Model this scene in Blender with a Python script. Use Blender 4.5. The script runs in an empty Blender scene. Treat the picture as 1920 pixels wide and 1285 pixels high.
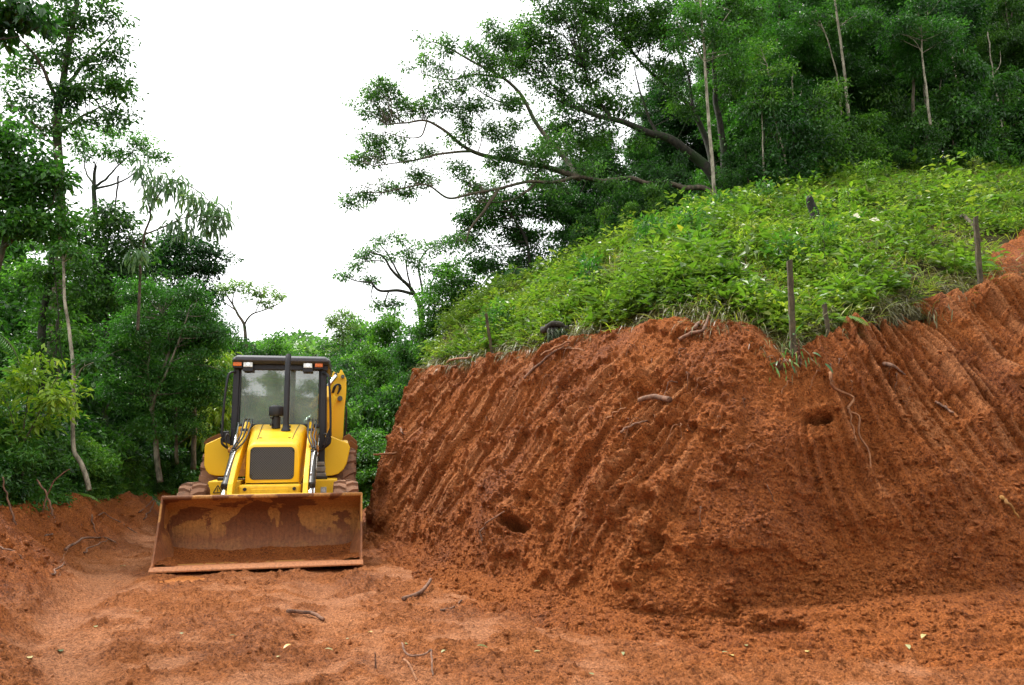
import bpy, bmesh, math, random
import numpy as np
from mathutils import Vector, Matrix
R = math.radians
PI = math.pi
SC = bpy.context.scene
COL = SC.collection
rng = np.random.default_rng(7)
random.seed(7)

# ------------------------------------------------------------------ camera, sky, sun, exposure
CAM_H = 1.30
PITCH = math.atan((844 - 642.5) / 1450)
cam = bpy.data.cameras.new('camera')
cam.sensor_width = 36
cam.lens = 36 * 1450 / 1920
cam.clip_start = 0.05
cam.clip_end = 3000
cam_o = bpy.data.objects.new('camera', cam)
COL.objects.link(cam_o)
cam_o.location = (0, 0, CAM_H)
cam_o.rotation_euler = (PI / 2 + PITCH, 0, 0)
SC.camera = cam_o

SUN_EL, SUN_AZ = R(56), R(-55)          # azimuth measured from +Y towards +X
world = bpy.data.worlds.new('World')
SC.world = world
world.use_nodes = True
nt = world.node_tree
nt.nodes.clear()
w_out = nt.nodes.new('ShaderNodeOutputWorld')
w_bg = nt.nodes.new('ShaderNodeBackground')
w_sky = nt.nodes.new('ShaderNodeTexSky')
w_sky.sky_type = 'NISHITA'
w_sky.sun_disc = False
w_sky.sun_elevation = SUN_EL
w_sky.sun_rotation = SUN_AZ
w_sky.dust_density = 6
w_sky.ozone_density = 0.5
w_hsv = nt.nodes.new('ShaderNodeHueSaturation')   # thick cloud: the blue is washed out of the sky
w_hsv.inputs['Saturation'].default_value = 0.08
w_mix = nt.nodes.new('ShaderNodeMixRGB')
w_mix.inputs[0].default_value = 0.55
w_mix.inputs[2].default_value = (14.0, 14.1, 14.3, 1)
w_bg.inputs['Strength'].default_value = 0.066
nt.links.new(w_sky.outputs[0], w_hsv.inputs['Color'])
nt.links.new(w_hsv.outputs[0], w_mix.inputs[1])
nt.links.new(w_mix.outputs[0], w_bg.inputs['Color'])
nt.links.new(w_bg.outputs[0], w_out.inputs['Surface'])

sun = bpy.data.lights.new('sun', 'SUN')
sun.energy = 1.5
sun.angle = R(11)
sun.color = (1.0, 0.96, 0.9)
sun_o = bpy.data.objects.new('sun', sun)
COL.objects.link(sun_o)
sd = Vector((math.sin(SUN_AZ) * math.cos(SUN_EL), math.cos(SUN_AZ) * math.cos(SUN_EL), math.sin(SUN_EL)))
sun_o.rotation_euler = sd.to_track_quat('Z', 'Y').to_euler()
sun_o.location = sd * 40

SC.view_settings.view_transform = 'Standard'
SC.view_settings.look = 'None'
SC.view_settings.exposure = 1.68
SC.view_settings.gamma = 1
SC.cycles.max_bounces = 6
SC.cycles.diffuse_bounces = 3
SC.cycles.glossy_bounces = 3
SC.cycles.transmission_bounces = 4
SC.cycles.transparent_max_bounces = 8
SC.cycles.caustics_reflective = False
SC.cycles.caustics_refractive = False

# ------------------------------------------------------------------ helpers
_c, _s = math.cos(PITCH), math.sin(PITCH)
def ray(px, py):
    a = (px - 960) / 1450
    b = -(py - 642.5) / 1450
    return a, _c - _s * b, _s + _c * b
def at(px, py, Y):
    "point of the place seen at photo pixel px, py and Y metres ahead"
    a, b, d = ray(px, py)
    t = Y / b
    return np.array([a * t, Y, CAM_H + d * t])
def onground(px, py, z=0.0):
    a, b, d = ray(px, py)
    t = (z - CAM_H) / d
    return np.array([a * t, b * t, z])
def proj(P):
    P = np.asarray(P, float)
    d = P - np.array([0, 0, CAM_H])
    f = d[..., 1] * _c + d[..., 2] * _s
    u = -d[..., 1] * _s + d[..., 2] * _c
    f = np.where(f < 0.05, 0.05, f)
    return 960 + 1450 * d[..., 0] / f, 642.5 - 1450 * u / f

def tag(o, label=None, cat=None, group=None, kind=None):
    if label: o['label'] = label
    if cat: o['category'] = cat
    if group: o['group'] = group
    if kind: o['kind'] = kind
    return o
def empty(name, loc, label, cat, group=None, rz=0.0):
    o = bpy.data.objects.new(name, None)
    COL.objects.link(o)
    o.empty_display_size = 0.2
    o.location = tuple(float(v) for v in loc)
    o.rotation_euler = (0, 0, rz)
    return tag(o, label, cat, group)
def link(name, me, mat=None, parent=None):
    o = bpy.data.objects.new(name, me)
    COL.objects.link(o)
    if mat is not None:
        for m in (mat if isinstance(mat, (list, tuple)) else [mat]):
            me.materials.append(m)
    if parent is not None: o.parent = parent
    return o
def copy_tree(o, parent=None):
    c = o.copy()
    COL.objects.link(c)
    if parent is not None: c.parent = parent
    for ch in list(o.children):
        copy_tree(ch, c)
    return c

def mesh_np(name, V, F, smooth=False, attrs=None, matidx=None):
    "mesh from numpy arrays; F is (n,3) or (n,4), or a list of such arrays"
    me = bpy.data.meshes.new(name)
    V = np.asarray(V, np.float32).reshape(-1, 3)
    Fs = [np.asarray(f, np.int32) for f in (F if isinstance(F, list) else [F])]
    Fs = [f for f in Fs if len(f)]
    me.vertices.add(len(V))
    me.vertices.foreach_set('co', V.ravel())
    nl = sum(f.size for f in Fs)
    npoly = sum(len(f) for f in Fs)
    me.loops.add(nl)
    me.loops.foreach_set('vertex_index', np.concatenate([f.ravel() for f in Fs]))
    me.polygons.add(npoly)
    tot = np.concatenate([np.full(len(f), f.shape[1], np.int32) for f in Fs])
    me.polygons.foreach_set('loop_start', np.concatenate([[0], np.cumsum(tot)[:-1]]).astype(np.int32))
    me.polygons.foreach_set('loop_total', tot)
    if matidx is not None:
        me.polygons.foreach_set('material_index', np.asarray(matidx, np.int32))
    me.polygons.foreach_set('use_smooth', np.full(npoly, bool(smooth)))
    if attrs:
        for k, a in attrs.items():
            at_ = me.attributes.new(k, 'FLOAT', 'POINT')
            at_.data.foreach_set('value', np.asarray(a, np.float32).ravel())
    me.update(calc_edges=True)
    me.validate()
    return me

# gradient noise in numpy
_perm = np.random.default_rng(3).permutation(512).astype(np.int64)
_g2 = np.stack([np.cos(np.linspace(0, 2 * PI, 64, endpoint=False)), np.sin(np.linspace(0, 2 * PI, 64, endpoint=False))], 1)
def noise2(x, y, seed=0):
    x = np.asarray(x, float) + seed * 17.31
    y = np.asarray(y, float) + seed * 5.77
    xi = np.floor(x).astype(np.int64); yi = np.floor(y).astype(np.int64)
    xf = x - xi; yf = y - yi
    u = xf * xf * xf * (xf * (xf * 6 - 15) + 10)
    v = yf * yf * yf * (yf * (yf * 6 - 15) + 10)
    def g(ix, iy, dx, dy):
        h = _perm[(_perm[ix & 511] + iy) & 511] & 63
        return _g2[h, 0] * dx + _g2[h, 1] * dy
    a = g(xi, yi, xf, yf); b = g(xi + 1, yi, xf - 1, yf)
    c = g(xi, yi + 1, xf, yf - 1); d = g(xi + 1, yi + 1, xf - 1, yf - 1)
    return ((a + u * (b - a)) + v * ((c + u * (d - c)) - (a + u * (b - a)))) * 1.5
def fbm(x, y, oct=4, seed=0, gain=0.5):
    r = 0; a = 1.0; f = 1.0
    for k in range(oct):
        r = r + a * noise2(x * f, y * f, seed + k)
        a *= gain; f *= 2.03
    return r
def worley(x, y, seed=0):
    "distance to the nearest scattered point, and a random number of that point"
    x = np.asarray(x, float) + seed * 31.7; y = np.asarray(y, float) + seed * 12.9
    xi = np.floor(x).astype(np.int64); yi = np.floor(y).astype(np.int64)
    best = np.full(x.shape, 9.0); rid = np.zeros(x.shape)
    for dx in (-1, 0, 1):
        for dy in (-1, 0, 1):
            cx, cy = xi + dx, yi + dy
            h = _perm[(_perm[cx & 511] + cy) & 511]; h2 = _perm[(h + 77) & 511]
            d = np.hypot(cx + 0.1 + 0.8 * h / 512 - x, cy + 0.1 + 0.8 * h2 / 512 - y)
            k = d < best
            best = np.where(k, d, best); rid = np.where(k, _perm[(h2 + 191) & 511] / 512, rid)
    return best, rid
def crumbs(x, y, seed, share=0.6):
    "rounded lumps of unequal height lying side by side"
    d, r = worley(x, y, seed)
    return np.sqrt(np.clip(1 - (d / 0.62) ** 2, 0, 1)) * np.clip((r - (1 - share)) / share, 0, 1)
def sstep(a, b, x):
    t = np.clip((x - a) / (b - a), 0, 1)
    return t * t * (3 - 2 * t)
def catmull(P, u):
    "P (n,k) control rows, u float parameters 0..n-1"
    P = np.asarray(P, float)
    n = len(P)
    i = np.clip(np.floor(u).astype(int), 0, n - 2)
    f = (u - i)[:, None]
    p0 = P[np.clip(i - 1, 0, n - 1)]; p1 = P[i]; p2 = P[i + 1]; p3 = P[np.clip(i + 2, 0, n - 1)]
    return 0.5 * (2 * p1 + (p2 - p0) * f + (2 * p0 - 5 * p1 + 4 * p2 - p3) * f ** 2 + (3 * p1 - p0 - 3 * p2 + p3) * f ** 3)
def grid_faces(nu, nv):
    i = np.arange(nu - 1)[:, None] * nv + np.arange(nv - 1)[None, :]
    i = i.ravel()
    return np.stack([i, i + 1, i + nv + 1, i + nv], 1)

# ------------------------------------------------------------------ materials
def new_mat(name):
    m = bpy.data.materials.new(name)
    m.use_nodes = True
    t = m.node_tree
    b = t.nodes['Principled BSDF']
    return m, t, b
def nd(t, typ, **kw):
    n = t.nodes.new(typ)
    for k, v in kw.items():
        if k.startswith('i_'):
            n.inputs[k[2:].replace('_', ' ')].default_value = v
        else:
            setattr(n, k, v)
    return n
def ramp(t, stops, interp='LINEAR'):
    n = t.nodes.new('ShaderNodeValToRGB')
    n.color_ramp.interpolation = interp
    e = n.color_ramp.elements
    while len(e) < len(stops): e.new(0.5)
    for k, (p, c) in enumerate(stops):
        e[k].position = p
        e[k].color = (c[0], c[1], c[2], 1) if hasattr(c, '__len__') else (c, c, c, 1)
    return n
def noise_node(t, scale, detail=4, rough=0.55, coord=None, dist=0.0):
    n = t.nodes.new('ShaderNodeTexNoise')
    n.inputs['Scale'].default_value = scale
    n.inputs['Detail'].default_value = detail
    n.inputs['Roughness'].default_value = rough
    n.inputs['Distortion'].default_value = dist
    if coord is not None: t.links.new(coord, n.inputs['Vector'])
    return n
def mixc(t, fac, a, b, blend='MIX'):
    n = t.nodes.new('ShaderNodeMixRGB')
    n.blend_type = blend
    for k, v in enumerate((fac, a, b)):
        if hasattr(v, 'is_linked') or isinstance(v, bpy.types.NodeSocket): t.links.new(v, n.inputs[k])
        elif k == 0: n.inputs[0].default_value = v
        else: n.inputs[k].default_value = (v[0], v[1], v[2], 1)
    return n.outputs[0]
def mth(t, op, a, b=0.0):
    n = t.nodes.new('ShaderNodeMath'); n.operation = op
    for k, v in enumerate((a, b)):
        if isinstance(v, bpy.types.NodeSocket): t.links.new(v, n.inputs[k])
        else: n.inputs[k].default_value = v
    return n.outputs[0]
def bump(t, h, strength, dist, prev=None):
    n = t.nodes.new('ShaderNodeBump')
    n.inputs['Strength'].default_value = strength
    n.inputs['Distance'].default_value = dist
    t.links.new(h, n.inputs['Height'])
    if prev is not None: t.links.new(prev, n.inputs['Normal'])
    return n.outputs[0]

def soil_mat(name, mid, dark, light, smooth_col, road=None):
    m, t, b = new_mat(name)
    co = t.nodes.new('ShaderNodeTexCoord').outputs['Object']
    n1 = noise_node(t, 0.9, 5, 0.6, co)
    n2 = noise_node(t, 7, 6, 0.68, co)
    n3 = noise_node(t, 55, 5, 0.75, co)
    n4 = noise_node(t, 190, 3, 0.7, co)
    s = mth(t, 'MULTIPLY', n1.outputs['Fac'], 0.35)
    s = mth(t, 'ADD', s, mth(t, 'MULTIPLY', n2.outputs['Fac'], 0.35))
    s = mth(t, 'ADD', s, mth(t, 'MULTIPLY', n3.outputs['Fac'], 0.30))
    c1 = ramp(t, [(0.36, dark), (0.52, mid), (0.68, light)])
    t.links.new(s, c1.inputs[0])
    col = c1.outputs[0]
    if road:
        a = nd(t, 'ShaderNodeAttribute', attribute_name='trodden')
        c2 = ramp(t, [(0.36, road[1]), (0.52, road[0]), (0.68, road[2])])
        t.links.new(s, c2.inputs[0])
        ar = ramp(t, [(0.35, 0.0), (0.65, 1.0)])
        t.links.new(mth(t, 'ADD', a.outputs['Fac'], mth(t, 'MULTIPLY', mth(t, 'SUBTRACT', n2.outputs['Fac'], 0.5), 1.1)), ar.inputs[0])
        col = mixc(t, ar.outputs[0], col, c2.outputs[0])
        smooth_col = mixc(t, ar.outputs[0], smooth_col, road[3])
        a = nd(t, 'ShaderNodeAttribute', attribute_name='scrape')
        sm = ramp(t, [(0.3, 0.0), (0.8, 0.8)])
        t.links.new(mth(t, 'MULTIPLY', a.outputs['Fac'], mth(t, 'ADD', 0.3, mth(t, 'MULTIPLY', n2.outputs['Fac'], 1.3))), sm.inputs[0])
        col = mixc(t, sm.outputs[0], col, smooth_col)
    # grains: single crumbs darker or paler than the earth round them
    g = ramp(t, [(0.39, (0.36, 0.32, 0.30)), (0.485, (1, 1, 1)), (0.6, (1, 1, 1)), (0.72, (1.4, 1.4, 1.45))])
    t.links.new(n3.outputs['Fac'], g.inputs[0])
    col = mixc(t, 0.8, col, g.outputs[0], 'MULTIPLY')
    g2 = ramp(t, [(0.36, (0.45, 0.42, 0.4)), (0.5, (1, 1, 1)), (0.68, (1.35, 1.35, 1.35))])
    t.links.new(n4.outputs['Fac'], g2.inputs[0])
    col = mixc(t, 0.7, col, g2.outputs[0], 'MULTIPLY')
    vc = t.nodes.new('ShaderNodeTexVoronoi'); vc.inputs['Scale'].default_value = 75; t.links.new(co, vc.inputs['Vector'])
    sv = t.nodes.new('ShaderNodeSeparateColor'); t.links.new(vc.outputs['Color'], sv.inputs[0])
    g3 = ramp(t, [(0.0, (0.50, 0.46, 0.43)), (0.3, (0.93, 0.93, 0.93)), (0.85, (1.08, 1.08, 1.08)), (1.0, (1.3, 1.32, 1.35))]); t.links.new(sv.outputs[0], g3.inputs[0])
    col = mixc(t, 0.8, col, g3.outputs[0], 'MULTIPLY')
    t.links.new(col, b.inputs['Base Color'])
    rr = ramp(t, [(0.35, 0.6), (0.6, 0.95)])
    t.links.new(n1.outputs['Fac'], rr.inputs[0])
    t.links.new(rr.outputs[0], b.inputs['Roughness'])
    b.inputs['Specular IOR Level'].default_value = 0.2
    vo = t.nodes.new('ShaderNodeTexVoronoi'); vo.inputs['Scale'].default_value = 60; t.links.new(co, vo.inputs['Vector'])
    vo2 = t.nodes.new('ShaderNodeTexVoronoi'); vo2.inputs['Scale'].default_value = 130; t.links.new(co, vo2.inputs['Vector'])
    hv = mth(t, 'SUBTRACT', 1.0, mth(t, 'ADD', vo.outputs['Distance'], mth(t, 'MULTIPLY', vo2.outputs['Distance'], 0.5)))
    nrm = bump(t, n2.outputs['Fac'], 0.6, 0.06)
    nrm = bump(t, hv, 0.95, 0.024, nrm)
    nrm = bump(t, n3.outputs['Fac'], 1.0, 0.03, nrm)
    nrm = bump(t, n4.outputs['Fac'], 0.9, 0.010, nrm)
    t.links.new(nrm, b.inputs['Normal'])
    return m

M_SOIL = soil_mat('red_earth', (0.45, 0.136, 0.031), (0.23, 0.060, 0.015), (0.52, 0.175, 0.048), (0.58, 0.225, 0.080),
                  ((0.46, 0.155, 0.045), (0.26, 0.078, 0.021), (0.51, 0.192, 0.068), (0.57, 0.24, 0.105)))
M_FLOOR = soil_mat('forest_floor', (0.03, 0.04, 0.010), (0.02, 0.018, 0.008), (0.05, 0.07, 0.016), (0.1, 0.08, 0.03))
M_SLOPE = soil_mat('weedy_earth', (0.075, 0.062, 0.018), (0.035, 0.022, 0.008), (0.08, 0.09, 0.022), (0.1, 0.08, 0.03))

def leaf_mat(name, dark, light, transl=0.42, rough=0.38, spec=0.5):
    m, t, b = new_mat(name)
    a = nd(t, 'ShaderNodeAttribute', attribute_name='tint')
    r = ramp(t, [(0.0, dark), (0.75, light), (1.0, tuple(min(1, c * k) for c, k in zip(light, (1.7, 1.35, 1.2))))])
    t.links.new(a.outputs['Fac'], r.inputs[0])
    oi = t.nodes.new('ShaderNodeObjectInfo')      # no two trees have quite the same green
    vr = ramp(t, [(0.0, (0.66, 0.76, 0.80)), (0.5, (1, 1, 1)), (1.0, (1.55, 1.22, 0.95))]); t.links.new(oi.outputs['Random'], vr.inputs[0])
    leafc = mixc(t, 1.0, r.outputs[0], vr.outputs[0], 'MULTIPLY')
    t.links.new(leafc, b.inputs['Base Color'])
    b.inputs['Roughness'].default_value = rough
    b.inputs['Specular IOR Level'].default_value = spec
    tr = t.nodes.new('ShaderNodeBsdfTranslucent')
    bright = mixc(t, 1.0, leafc, (1.25, 1.5, 0.7), 'MULTIPLY')
    t.links.new(bright, tr.inputs['Color'])
    mx = t.nodes.new('ShaderNodeMixShader')
    mx.inputs[0].default_value = transl
    t.links.new(b.outputs[0], mx.inputs[1]); t.links.new(tr.outputs[0], mx.inputs[2])
    t.links.new(mx.outputs[0], t.nodes['Material Output'].inputs['Surface'])
    return m
M_L_DARK = leaf_mat('leaf_dark', (0.014, 0.054, 0.011), (0.056, 0.170, 0.027))
M_L_DEEP = leaf_mat('leaf_deep', (0.010, 0.042, 0.010), (0.038, 0.125, 0.022))
M_L_MID = leaf_mat('leaf_mid', (0.026, 0.090, 0.014), (0.095, 0.250, 0.034))
M_L_FINE = leaf_mat('leaf_fine', (0.022, 0.088, 0.012), (0.070, 0.215, 0.026))
M_L_PALE = leaf_mat('leaf_pale', (0.09, 0.17, 0.07), (0.22, 0.34, 0.15))
M_L_WEED = leaf_mat('leaf_weed', (0.048, 0.088, 0.012), (0.19, 0.275, 0.040))
M_L_YEL = leaf_mat('leaf_yellow', (0.08, 0.18, 0.016), (0.22, 0.37, 0.04))
M_L_FAR = leaf_mat('leaf_far', (0.045, 0.11, 0.035), (0.13, 0.27, 0.08))  # paler green: on the far trees, haze put into the leaf colour
M_L_WEED2 = leaf_mat('leaf_weed_dark', (0.030, 0.080, 0.012), (0.100, 0.220, 0.030))
M_STRAW = leaf_mat('straw', (0.07, 0.062, 0.02), (0.20, 0.18, 0.06), 0.2)

def bark_mat(name, a, c, scale=14, moss=None):
    m, t, b = new_mat(name)
    co = t.nodes.new('ShaderNodeTexCoord').outputs['Object']
    mp = nd(t, 'ShaderNodeMapping')
    mp.inputs['Scale'].default_value = (1, 1, 0.45)
    t.links.new(co, mp.inputs['Vector'])
    n = noise_node(t, scale, 6, 0.7, mp.outputs[0])
    r = ramp(t, [(0.38, a), (0.62, c)])
    t.links.new(n.outputs['Fac'], r.inputs[0])
    col = r.outputs[0]
    if moss:
        n2 = noise_node(t, 3, 4, 0.6, co)
        mr = ramp(t, [(0.48, 0), (0.6, 1)])
        t.links.new(n2.outputs['Fac'], mr.inputs[0])
        col = mixc(t, mr.outputs[0], col, moss)
    t.links.new(col, b.inputs['Base Color'])
    b.inputs['Roughness'].default_value = 0.9
    t.links.new(bump(t, n.outputs['Fac'], 0.6, 0.02), b.inputs['Normal'])
    return m
M_BARK = bark_mat('bark_brown', (0.035, 0.028, 0.018), (0.13, 0.10, 0.065), 14, (0.03, 0.05, 0.012))
M_LIMB = bark_mat('limb_bark', (0.05, 0.045, 0.028), (0.27, 0.24, 0.17), 7, (0.05, 0.07, 0.02))
M_BARK_PALE = bark_mat('bark_pale', (0.10, 0.085, 0.055), (0.42, 0.38, 0.28), 9)
M_BARK_DARK = bark_mat('bark_dark', (0.012, 0.011, 0.008), (0.05, 0.042, 0.028), 14, (0.02, 0.04, 0.008))
M_CHAR = bark_mat('charred_wood', (0.004, 0.004, 0.003), (0.022, 0.020, 0.014), 18)
M_ROOT = bark_mat('root', (0.15, 0.055, 0.02), (0.32, 0.145, 0.06), 20)
M_STICK = bark_mat('stick', (0.07, 0.035, 0.02), (0.24, 0.12, 0.07), 20)
M_STAKE = bark_mat('stake_wood', (0.030, 0.024, 0.012), (0.10, 0.075, 0.036), 22, (0.04, 0.045, 0.016))

# ------------------------------------------------------------------ tubes and leaves
def tube_arrays(paths, sides=7):
    "paths: list of (points (n,3), radii (n,))"
    VV, FF, o = [], [], 0
    ang = np.linspace(0, 2 * PI, sides, endpoint=False)
    for P, rad in paths:
        P = np.asarray(P, float); rad = np.asarray(rad, float)
        n = len(P)
        if n < 2: continue
        T = np.gradient(P, axis=0)
        T /= np.linalg.norm(T, axis=1)[:, None] + 1e-9
        ref = np.array([0, 0, 1.0]) if abs(T[:, 2]).mean() < 0.8 else np.array([1.0, 0, 0])
        A = np.cross(T, ref); A /= np.linalg.norm(A, axis=1)[:, None] + 1e-9
        B = np.cross(T, A)
        ring = P[:, None, :] + rad[:, None, None] * (np.cos(ang)[None, :, None] * A[:, None, :] + np.sin(ang)[None, :, None] * B[:, None, :])
        VV.append(ring.reshape(-1, 3))
        i = (np.arange(n - 1)[:, None] * sides + np.arange(sides)[None, :])
        j = (np.arange(n - 1)[:, None] * sides + (np.arange(sides)[None, :] + 1) % sides)
        FF.append(np.stack([i, j, j + sides, i + sides], -1).reshape(-1, 4) + o)
        o += n * sides
        VV.append(P[[0, -1]])
        k0 = np.arange(sides); k1 = (k0 + 1) % sides
        e = o - sides
        FF.append(np.stack([np.full(sides, o), k1 + o - n * sides, k0 + o - n * sides, k0 + o - n * sides], -1)[:, :4])
        FF.append(np.stack([np.full(sides, o + 1), e + k0, e + k1, e + k1], -1)[:, :4])
        o += 2
    V = np.concatenate(VV)
    quads = np.concatenate([f for f in FF])
    deg = quads[:, 2] == quads[:, 3]
    return V, [quads[~deg], quads[deg][:, :3]]
def tube_obj(name, paths, mat, parent=None, sides=7, wobble=0.0):
    V, F = tube_arrays(paths, sides)
    if wobble:
        V = V + wobble * np.stack([noise2(V[:, 0] * 9, V[:, 2] * 9, 1), noise2(V[:, 1] * 9, V[:, 2] * 9, 2), noise2(V[:, 0] * 9, V[:, 1] * 9, 3)], 1)
    return link(name, mesh_np(name, V, F, True), mat, parent)
def smooth_path(pts, r0, r1, n=24, jit=0.0, power=1.0):
    pts = np.asarray(pts, float)
    u = np.linspace(0, len(pts) - 1, n)
    P = catmull(pts, u)
    if jit:
        k = np.linspace(0, 6, n)
        s = rng.uniform(0, 50)
        P = P + jit * np.stack([noise2(k, k * 0 + s), noise2(k, k * 0 + s + 9), noise2(k, k * 0 + s + 23) * 0.6], 1)
    rad = r0 + (r1 - r0) * np.linspace(0, 1, n) ** power
    return P, rad
def unit(a):
    return a / (np.linalg.norm(a, axis=-1, keepdims=True) + 1e-9)
def leaves_arrays(P, A, N, L, W, tint, fold=0.18):
    n = len(P)
    A = unit(A)
    S = unit(np.cross(A, N)); N = np.cross(S, A)
    L = np.broadcast_to(L, n)[:, None]; W = np.broadcast_to(W, n)[:, None]
    mid = P + A * L * 0.45
    V = np.stack([P, mid + S * W / 2 + N * W * fold, P + A * L - N * L * 0.12, mid - S * W / 2 + N * W * fold], 1)
    b = np.arange(n)[:, None] * 4
    F = np.concatenate([b + [0, 1, 2], b + [0, 2, 3]])
    return V.reshape(-1, 3), F, np.repeat(tint, 4)
def long_leaves(P, A, N, L, W, tint, droop=0.5, seg=4):
    "leaves of several segments that bend over"
    n = len(P)
    A = unit(A); S = unit(np.cross(A, N)); N = np.cross(S, A)
    L = np.broadcast_to(L, n)[:, None]; W = np.broadcast_to(W, n)[:, None]
    rows = []
    p = P.copy(); a = A.copy()
    for k in range(seg + 1):
        f = k / seg
        w = W * (math.sin(PI * min(1, 0.12 + 0.88 * f)) ** 0.8 * 0.5 + 0.01)
        rows.append(p + S * w + N * w * 0.25); rows.append(p - S * w + N * w * 0.25)
        a = unit(a + np.array([0, 0, -droop / seg]))
        p = p + a * L / seg
    V = np.stack(rows, 1)
    m = 2 * (seg + 1)
    b = np.arange(n)[:, None] * m
    F = np.concatenate([b + [2 * k, 2 * k + 1, 2 * k + 3, 2 * k + 2] for k in range(seg)])
    return V.reshape(-1, 3), F, np.repeat(tint, m)
def clump_leaves(C, rc, k, L, asp=0.5, droop=0.35, flat=0.6, tint0=None, kind='leaf', crown_mid=None):
    "k leaves round each clump centre"
    m = len(C)
    rc = np.broadcast_to(rc, m)
    off = rng.normal(size=(m, k, 3)) * np.array([0.5, 0.5, 0.5 * flat])
    P = (C[:, None, :] + off * rc[:, None, None]).reshape(-1, 3)
    A = unit(off.reshape(-1, 3)) + rng.normal(size=(m * k, 3)) * 0.6 + np.array([0, 0, -droop])
    N = rng.normal(size=(m * k, 3)) * 0.55 + np.array([0, 0, 1.0])
    Ls = L * rng.uniform(0.6, 1.25, m * k)
    ct = rng.uniform(0.05, 0.8, m) if tint0 is None else tint0
    tint = np.clip(np.repeat(ct, k) + rng.normal(size=m * k) * 0.16, 0, 1)
    if kind == 'long':
        return long_leaves(P, A, N, Ls, Ls * asp, tint, droop=droop)
    return leaves_arrays(P, A, N, Ls, Ls * asp, tint)
def blob_points(c, r, n, shell=0.45):
    d = unit(rng.normal(size=(n, 3)))
    rad = rng.uniform(shell ** 2, 1, n) ** 0.5
    rad *= 1 + 0.22 * noise2(d[:, 0] * 2.2 + c[0], d[:, 2] * 2.2 + d[:, 1] * 1.7 + c[1])
    return np.asarray(c) + d * rad[:, None] * np.asarray(r)
def px_blob(px, py, rx, ry, Y, depth=0.9):
    c = at(px, py, Y); k = Y / 1450
    return c, np.array([rx * k, max(rx, ry) * k * depth, ry * k])
def twigs(skel, C, r0=0.018, share=1.0, up=0.25):
    "branches from the nearest lower point of the skeleton to each clump centre"
    S = np.concatenate([p for p, _ in skel]); SR = np.concatenate([r for _, r in skel])
    out = []
    for c in C:
        if rng.random() > share: continue
        d = S - c
        cost = (np.linalg.norm(d, axis=1) + np.maximum(0, d[:, 2]) * 1.6) * rng.uniform(0.75, 1.25, len(S))
        k = int(np.argmin(cost))
        a = S[k]
        ln = np.linalg.norm(c - a)
        if ln < 0.05: continue
        mid = (a + c) / 2 + np.array([0, 0, up * ln * rng.uniform(-0.3, 0.7)]) + rng.normal(size=3) * ln * 0.08
        P, rad = smooth_path([a, mid, c], min(SR[k] * 0.7, r0 * (0.5 + 0.35 * ln)), 0.004, 7)
        out.append((P, rad))
    return out
def make_tree(name, label, base, trunks, blobs, leaf, mat, bark, cat='tree', group=None, rc=0.3, k=40, shell=0.45,
              extra=None, twig=0.014, asp=0.5, droop=0.35, share=0.6, flat=0.45, kind='leaf', sides=7, crown_name='crown'):
    """trunks: list of (points, r0, r1); blobs: list of (centre, radii, number of clumps); extra: further clump centres"""
    root = empty(name, base, label, cat, group)
    b = np.asarray(base, float)
    skel = [smooth_path(p, r0, r1, max(10, 8 * len(p)), jit=r0 * 0.5) for p, r0, r1 in trunks]
    C = [blob_points(c, r, n, shell) for c, r, n in blobs]
    if extra is not None and len(extra): C.append(np.asarray(extra))
    C = np.concatenate(C)
    tw = twigs(skel, C, twig, share)
    V, F = tube_arrays(skel, sides)
    if tw:
        V2, F2 = tube_arrays(tw, 4)
        F = [F[0], F2[0] + len(V), F[1], F2[1] + len(V)]; V = np.concatenate([V, V2])
    link('trunk', mesh_np('trunk', V - b, F, True), bark, root)
    V, F, T = clump_leaves(C, rc, k, leaf, asp, droop, flat, kind=kind)
    link(crown_name, mesh_np('crown', V - b, F, False, {'tint': T}), mat, root)
    return root

# ------------------------------------------------------------------ terrain: cut bank and hill above it
# one row per station along the cut: foot of the cut, crest of the cut, top of the weedy slope, hill far behind
ST = [  # toe (pixel on the ground) , crest (pixel, metres ahead), slope top (pixel, metres ahead)
    ((690, 1000), (790, 702, 13.4), (900, 585, 18)),
    ((740, 1030), (850, 684, 12.1), (940, 560, 17)),
    ((800, 1062), (930, 670, 10.9), (990, 535, 16.5)),
    ((870, 1090), (1030, 645, 9.6), (1060, 510, 16)),
    ((960, 1118), (1130, 622, 8.6), (1120, 475, 15.8)),
    ((1060, 1146), (1230, 609, 7.8), (1200, 436, 15.8)),
    ((1180, 1172), (1320, 600, 7.15), (1260, 412, 16)),
    ((1300, 1186), (1400, 614, 6.85), (1330, 390, 16.2)),
    ((1420, 1192), (1475, 668, 6.6), (1400, 375, 16.5)),
    ((1560, 1196), (1535, 645, 6.85), (1480, 360, 17)),
    ((1720, 1194), (1610, 596, 7.3), (1560, 345, 17.5)),
    ((1900, 1180), (1700, 572, 7.8), (1650, 332, 18)),
    ((2100, 1156), (1815, 548, 8.4), (1760, 325, 18.5)),
    ((2350, 1122), (1930, 512, 9.2), (1900, 320, 19)),
    ((2700, 1080), (2120, 470, 10.5), (2120, 315, 20)),
    ((3300, 1020), (2500, 440, 12.0), (2500, 315, 22)),
]
T_ = [np.array([-0.9, 18.5, 0]), np.array([-2.15, 14.6, 0])] + [onground(*s[0]) for s in ST]
C_ = [np.array([1.6, 19.5, 2.7]), np.array([-0.7, 16.2, 2.72])] + [at(*s[1]) for s in ST]
H_ = [np.array([3.2, 25, 4.0]), np.array([0.6, 21, 3.9])] + [at(*s[2]) for s in ST]
T_, C_, H_ = np.array(T_), np.array(C_), np.array(H_)
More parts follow.
